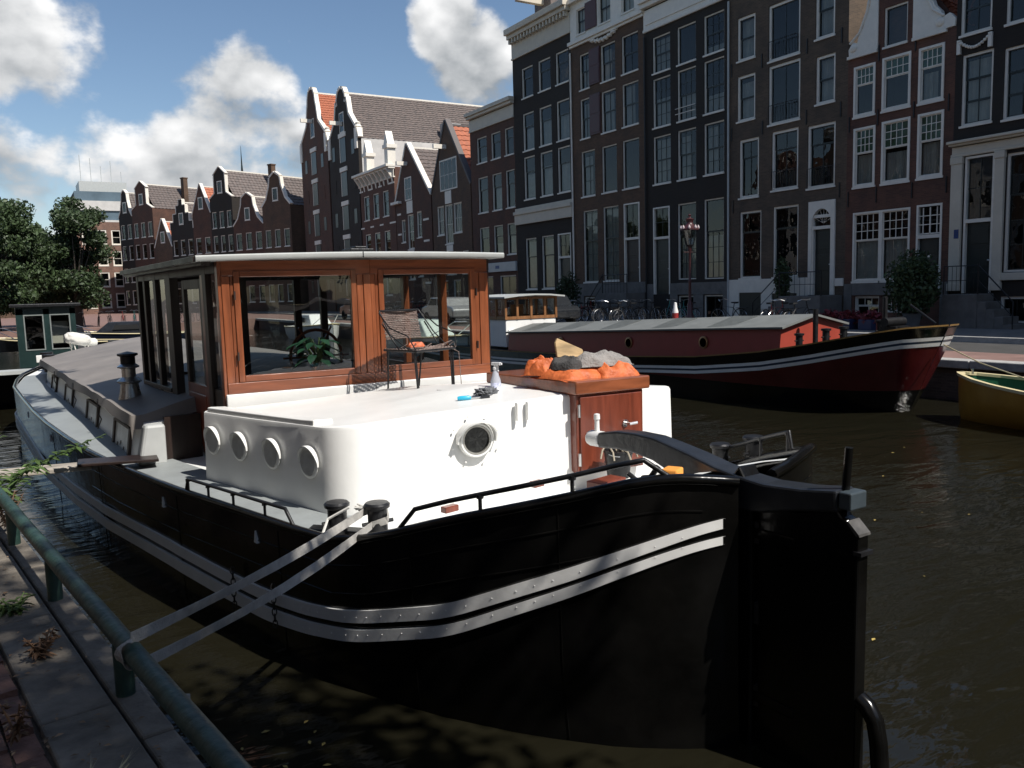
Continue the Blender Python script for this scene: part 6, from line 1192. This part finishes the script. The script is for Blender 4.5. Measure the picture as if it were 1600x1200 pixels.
for k in range(6): a = pi*k/3; lfm.tube([(.13*cos(a), .13*sin(a), 2.97), (.295*cos(a), .295*sin(a), 3.53)], .014, 5)
lfm.build('lantern_frame', M_black_matt, sl)
lt_ = MB().lathe([(.34, 3.52), (.34, 3.57), (.27, 3.62), (.16, 3.72), (.12, 3.78), (.12, 3.84), (.16, 3.92), (.05, 3.97), (.04, 4.02), (.07, 4.06), (.001, 4.12)], 12).build('lantern_roof', M_lred, sl, smooth=40)
for k in range(8): a = pi*k/4; MB().lathe([(.04, 0), (.05, .05), (.02, .12), (.001, .14)], 7, (.31*cos(a), .31*sin(a), 3.57)).build('crown_bead', mat('pale_pink_bead', (.5, .42, .42), .4), lt_)
sl.scale = (1.09, 1.09, 1.09)
# bicycles
M_tyre = mat('tyre_rubber', (.015, .015, .015), .8); M_chrome = mat('dull_chrome', (.6, .6, .6), .3, metal=1)
def make_bike(cm):
    e = empty('bicycle', (0, 0, 0))
    for x in (-.53, .53):
        w_ = MB().tube([(x+.34*cos(2*pi*k/22), 0, .34+.34*sin(2*pi*k/22)) for k in range(23)], .017, 5).build('wheel', M_tyre, e); sp = MB()
        for k in range(9): sp.tube([(x, 0, .34), (x+.32*cos(2*pi*k/9), 0, .34+.32*sin(2*pi*k/9))], .004, 3)
        sp.tube([(x+.31*cos(2*pi*k/18), 0, .34+.31*sin(2*pi*k/18)) for k in range(19)], .007, 4); sp.build('spokes', M_chrome, w_)
    MB().tube([(-.53, 0, .34), (-.13, 0, .30), (.36, 0, .78), (-.2, 0, .72), (-.53, 0, .34)], .016, 5).tube([(-.13, 0, .3), (-.26, 0, .88)], .016, 5).tube([(.53, 0, .34), (.35, 0, .85), (.33, 0, 1.0)], .016, 5).build('frame', cm, e)
    MB().tube([(.2, -.28, 1.0), (.33, -.2, 1.05), (.35, 0, 1.02), (.33, .2, 1.05), (.2, .28, 1.0)], .013, 5).build('handlebar', M_chrome, e)
    MB().hexa([(-.4, -.09, .88), (-.14, -.03, .9), (-.14, .03, .9), (-.4, .09, .88), (-.4, -.1, .94), (-.12, -.03, .94), (-.12, .03, .94), (-.4, .1, .94)]).build('saddle', M_tyre, e)
    MB().box(-.85, -.35, -.07, .07, .70, .715).tube([(-.75, .05, .7), (-.53, .05, .34)], .007, 4).build('carrier', M_black_matt, e)
    return e
bcol = {'black': M_black_matt, 'silver': M_chrome, 'teal': mat('teal_frame', (.02, .2, .2), .4), 'red': mat('red_frame', (.3, .03, .03), .4)}
protos = {}
rnd = random.Random(4)
spots = [(23.7+rnd.uniform(-.3, .4), (20+k*.7 if k < 3 else 29.5+(k-3)*.75 if k < 13 else 40+(k-13)*.8)+rnd.uniform(-.2, .2), rnd.uniform(-.25, .25)+(0 if rnd.random() < .5 else pi)) for k in range(44)]+[(24.6+rnd.uniform(-.3, .4), 24.5+k*1.5+rnd.uniform(-.4, .4), rnd.uniform(-.2, .2)+pi/2) for k in range(10)]+[(2.5+k*.85, 64.2+k*.45+rnd.uniform(-.3, .3), rnd.uniform(-.3, .3)+pi/2) for k in range(17)]
zone = ['parked on the far quay behind the red barge', 'parked against the stoops of the far houses', 'parked on the cross quay at the far left']
for i, (x, y, a) in enumerate(spots):
    c = rnd.choice(['black']*7+['silver', 'teal', 'red']); z = 0 if i < 44 else 1 if i < 54 else 2
    if c not in protos: protos[c] = o = make_bike(bcol[c])
    else: o = copy_tree(protos[c])
    o.location = (x, y, ZQ+(.1 if z < 2 else 0)); o.rotation_euler = (R(rnd.uniform(-6, 6)), 0, a); tag(o, f'{c} city bicycle '+zone[z], 'bicycle', f'{c} bicycles '+zone[z])
# shrub in tub, planters, bollard, cars
def shrub(name, label, loc, r, h_, n_, seed, tub=True, m_=M_leaf, group=None):
    e = empty(name, loc, 0, label, 'shrub', group); rg_ = np.random.RandomState(seed)
    d = rg_.normal(size=(n_, 3)); d /= np.linalg.norm(d, axis=1)[:, None]; rad = rg_.uniform(.35, 1, n_)[:, None]**.5; c = d*rad*np.array([r, r, h_/2])*(1+.25*np.sin(d[:, :1]*5+d[:, 1:2]*4)) + np.array([0, 0, h_/2+(.45 if tub else .1)])
    leaf_mesh(c, .07, rg_, e, m_)
    MB().tube([(0, 0, .1), (.03, 0, h_*.5+.4)], .03, 6).build('stem', M_bark, e)
    if tub: MB().lathe([(.22, 0), (.3, .5), (.26, .5), (.2, .42), (.001, .42)], 16).build('tub', mat('grey_tub', (.12, .12, .12), .7), e, smooth=40)
    return e
def leaf_mesh(c, size, rg_, parent, m_, name='crown'):
    n_ = len(c); a = rg_.normal(size=(n_, 3)); a /= np.linalg.norm(a, axis=1)[:, None]; b = np.cross(a, rg_.normal(size=(n_, 3))); b /= np.linalg.norm(b, axis=1)[:, None]
    s = size*rg_.uniform(.6, 1.4, (n_, 1)); V = np.stack([c-a*s, c+b*s*.5, c+a*s, c-b*s*.5], 1).reshape(-1, 3); F = np.arange(n_*4).reshape(-1, 4)
    me = bpy.data.meshes.new(name); me.vertices.add(n_*4); me.vertices.foreach_set('co', V.ravel()); me.loops.add(n_*4); me.loops.foreach_set('vertex_index', F.ravel()); me.polygons.add(n_); me.polygons.foreach_set('loop_start', np.arange(n_)*4); me.polygons.foreach_set('loop_total', np.full(n_, 4)); me.update(); me.validate()
    me.materials.append(m_); o = bpy.data.objects.new(name, me); COL.objects.link(o); o.parent = parent; return o
shrub('potted_shrub', 'large dark potted shrub before the red-brown house door', (25.9, 17.2, ZQ+.1), .75, 2.0, 5200, 1)
shrub('potted_shrub', 'wispy grey-green shrub beside the stoop of the brown house', (25.6, 37.0, ZQ+.1), .6, 1.9, 2200, 2)
shrub('potted_shrub', 'slim climbing shrub with wall lantern by the arched doorway', (26.9, 23.6, ZQ+.6), .3, 1.6, 1300, 3)
M_flo = mat('red_flowers', (.17, .02, .03), .6, island=.4)
for i, (x, y) in enumerate(((24.6, 18.6), (24.7, 19.5), (24.5, 17.7))):
    e = shrub('flower_planter', ['middle', 'left', 'right'][i]+' blue planter box of red flowers beyond the barge bow', (x, y, ZQ+.1), .35, .5, 700, 20+i, False, M_flo); e['category'] = 'planter'; MB().box(-.4, .4, -.25, .25, 0, .35).build('planter_box', mat('blue_planter', (.02, .03, .08), .5), e, bevel=.02)
wp = empty('white_post', (20.8, 23.2, ZQ), 0, 'white post with red band standing among the far bicycles', 'post'); MB().lathe([(.11, 0), (.11, .80), (.07, .95), (.05, 1.12), (.001, 1.14)], 14).build('post_body', M_white, wp, smooth=40); MB().lathe([(.113, .5), (.113, .75)], 14).build('red_band', bcol['red'], wp)
def car(label, loc, rz, m_):
    e = empty('parked_car', loc, rz, label, 'car'); P = [(-2.0, .35), (-2.05, .75), (-1.85, .92), (-1.35, 1.0), (-.95, 1.42), (.75, 1.45), (1.25, 1.02), (1.95, .9), (2.1, .6), (2.08, .35)]
    b = MB().prism(P, -.84, .84).build('body', m_, e, bevel=.08); 
    for s in (-1, 1): MB().prism([(-1.2, 1.02), (-.9, 1.36), (-.12, 1.39), (-.12, 1.02)], s*.845, s*.85).prism([(-.04, 1.02), (-.04, 1.39), (.7, 1.39), (1.05, 1.02)], s*.845, s*.85).build('side_window', M_dark, b)
    for x in (-1.3, 1.3):
        for s in (-1, 1): w_ = MB().lathe([(.2, -.1), (.32, -.09), (.33, 0), (.32, .09), (.2, .1)], 16, (x, s*.76, .33), (0, 1, 0)).build('wheel', M_tyre, e, smooth=40); MB().lathe([(.001, 0), (.2, 0)], 12, (x, s*.865, .33), (0, 1, 0)).build('rim', M_chrome, w_)
    for s in (-1, 1): MB().box(2.03, 2.10, s*.6-.15, s*.6+.15, .65, .8).build('headlight', M_grey, e)
car('dark parked car on the far street beyond the red barge wheelhouse', (22.0, 34, ZQ), pi/2, mat('dark_car_paint', (.02, .022, .025), .2, coat=.6)); car('silver parked car further along the far street', (21.0, 42, ZQ), pi/2, mat('silver_car_paint', (.4, .4, .41), .3, metal=.6)); car('dark red parked car near the black warehouse', (21.0, 56, ZQ), pi/2, mat('red_car_paint', (.12, .015, .015), .25, coat=.6))
# ------------------------------------------------------------------ trees
def tree(label, loc, H, rx_, rz_t, n_, seed, size=.13, trunk_h=None, lean=(0, 0), clumps=26, m_=M_leaf, low=.35):
    e = empty('elm_tree', loc, 0, label, 'tree'); rg_ = np.random.RandomState(seed); th = trunk_h or H*.5; r0 = .03*H
    top = Vector((lean[0], lean[1], H*.8)); tr_ = MB().tube([(0, 0, 0), (lean[0]*.15, lean[1]*.15, H*.2), (lean[0]*.5, lean[1]*.5, H*.45), tuple(top)], [r0, r0*.8, r0*.55, .04], 10)
    C = []
    for k in range(clumps):
        a = rg_.uniform(0, 2*pi); q = rg_.uniform(0, 1)**.55; zc = rg_.uniform(low, .95); wd = rx_*math.sqrt(max(.05, 1-((zc-.58)/.45)**2))
        c = np.array([lean[0]*.8+wd*q*cos(a), lean[1]*.8+wd*q*sin(a), H*zc]); C.append(c)
        s0 = Vector((lean[0]*.3, lean[1]*.3, H*rg_.uniform(.25, .5))); cv = Vector(c); mid = s0.lerp(cv, .5)+Vector((0, 0, -.3)); tr_.tube([tuple(s0), tuple(mid), tuple(cv)], [r0*.35, r0*.2, .02], 6)
    tr_.build('trunk', M_bark, e, smooth=60)
    pc = n_//clumps; pts = []
    for c in C:
        d = rg_.normal(size=(pc, 3)); d /= np.linalg.norm(d, axis=1)[:, None]; R_ = rx_*rg_.uniform(.24, .46); pts.append(c+d*(rg_.uniform(.1, 1, (pc, 1))**.6)*R_*np.array([1, 1, .7]))
    leaf_mesh(np.concatenate(pts), size, rg_, e, m_)
    return e
tree('tall dark green tree at the left frame edge beyond the boats', (-1.0, 64, ZQ), 8.8, 3.1, 0, 26000, 1, .13, clumps=44, low=.2)
tree('round dark tree right of the left pair before the brick terrace', (3.9, 66, ZQ), 8.9, 2.7, 0, 26000, 2, .13, clumps=44, low=.2)
tree('lower tree between the two far trees', (1.5, 73, ZQ), 8.0, 2.7, 0, 18000, 3, .14, clumps=40, low=.2)
# canopy on the near quay around the camera: its shade dapples the quay
tree('tree on the near quay whose shade falls on the railing', (.0, -2.4, ZN), 10.0, 2.2, 0, 7500, 5, .09, lean=(2.7, .5), clumps=44, low=.55)
tree('unseen tree added beside the viewer to darken the water', (-2.6, 3.4, ZN), 10.5, 2.6, 0, 15000, 9, .1, lean=(1.0, .2), clumps=36, low=.52)  # out of view, added so the water by the quay reflects dark leaves
tree('tree on the near quay behind the viewer', (-2.6, -9.5, ZN), 11.5, 4.2, 0, 16000, 6, .12, lean=(.4, 0), clumps=34, low=.3)
tree('unseen tree placed left of the houseboat to darken the water', (-3.4, 9.0, ZN), 12.5, 2.7, 0, 15000, 7, .12, lean=(4.2, .3), clumps=34, low=.62)  # crown leaned over the water, above the view, to darken its reflections
tree('tree on the near quay further along to the left', (-6.5, 24.0, ZN), 11.0, 3.8, 0, 12000, 8, .14, lean=(-.2, 0), clumps=30, low=.35)
for k, (x, y, h_) in enumerate(((3, -31, 12), (9.5, -33, 13), (15.5, -31, 12), (-3.5, -24, 12))): tree('leafy unseen tree added behind the viewer to darken reflections', (x, y, 1.9 if x > 0 else ZN), h_, 4.2, 0, 9000, 40+k, .2, clumps=26, low=.2)  # out of view, added to block low sky from the panes
for o_ in [o for o in bpy.data.objects if o.name.startswith('elm_tree') and o.get('label', '').startswith('leafy')]: o_['group'] = 'trees behind the viewer'
# downpipes on the right-hand houses
for o_ in [o for o in bpy.data.objects if o.name.startswith('canal_house')]:
    if 'grey-brown' in o_['label'] or 'frieze' in o_['label']: MB().tube([(.06, -.07, .2), (.06, -.07, 13.8)], .045, 8).build('downpipe', M_grey if 'grey' in o_['label'] else M_black_matt, o_)
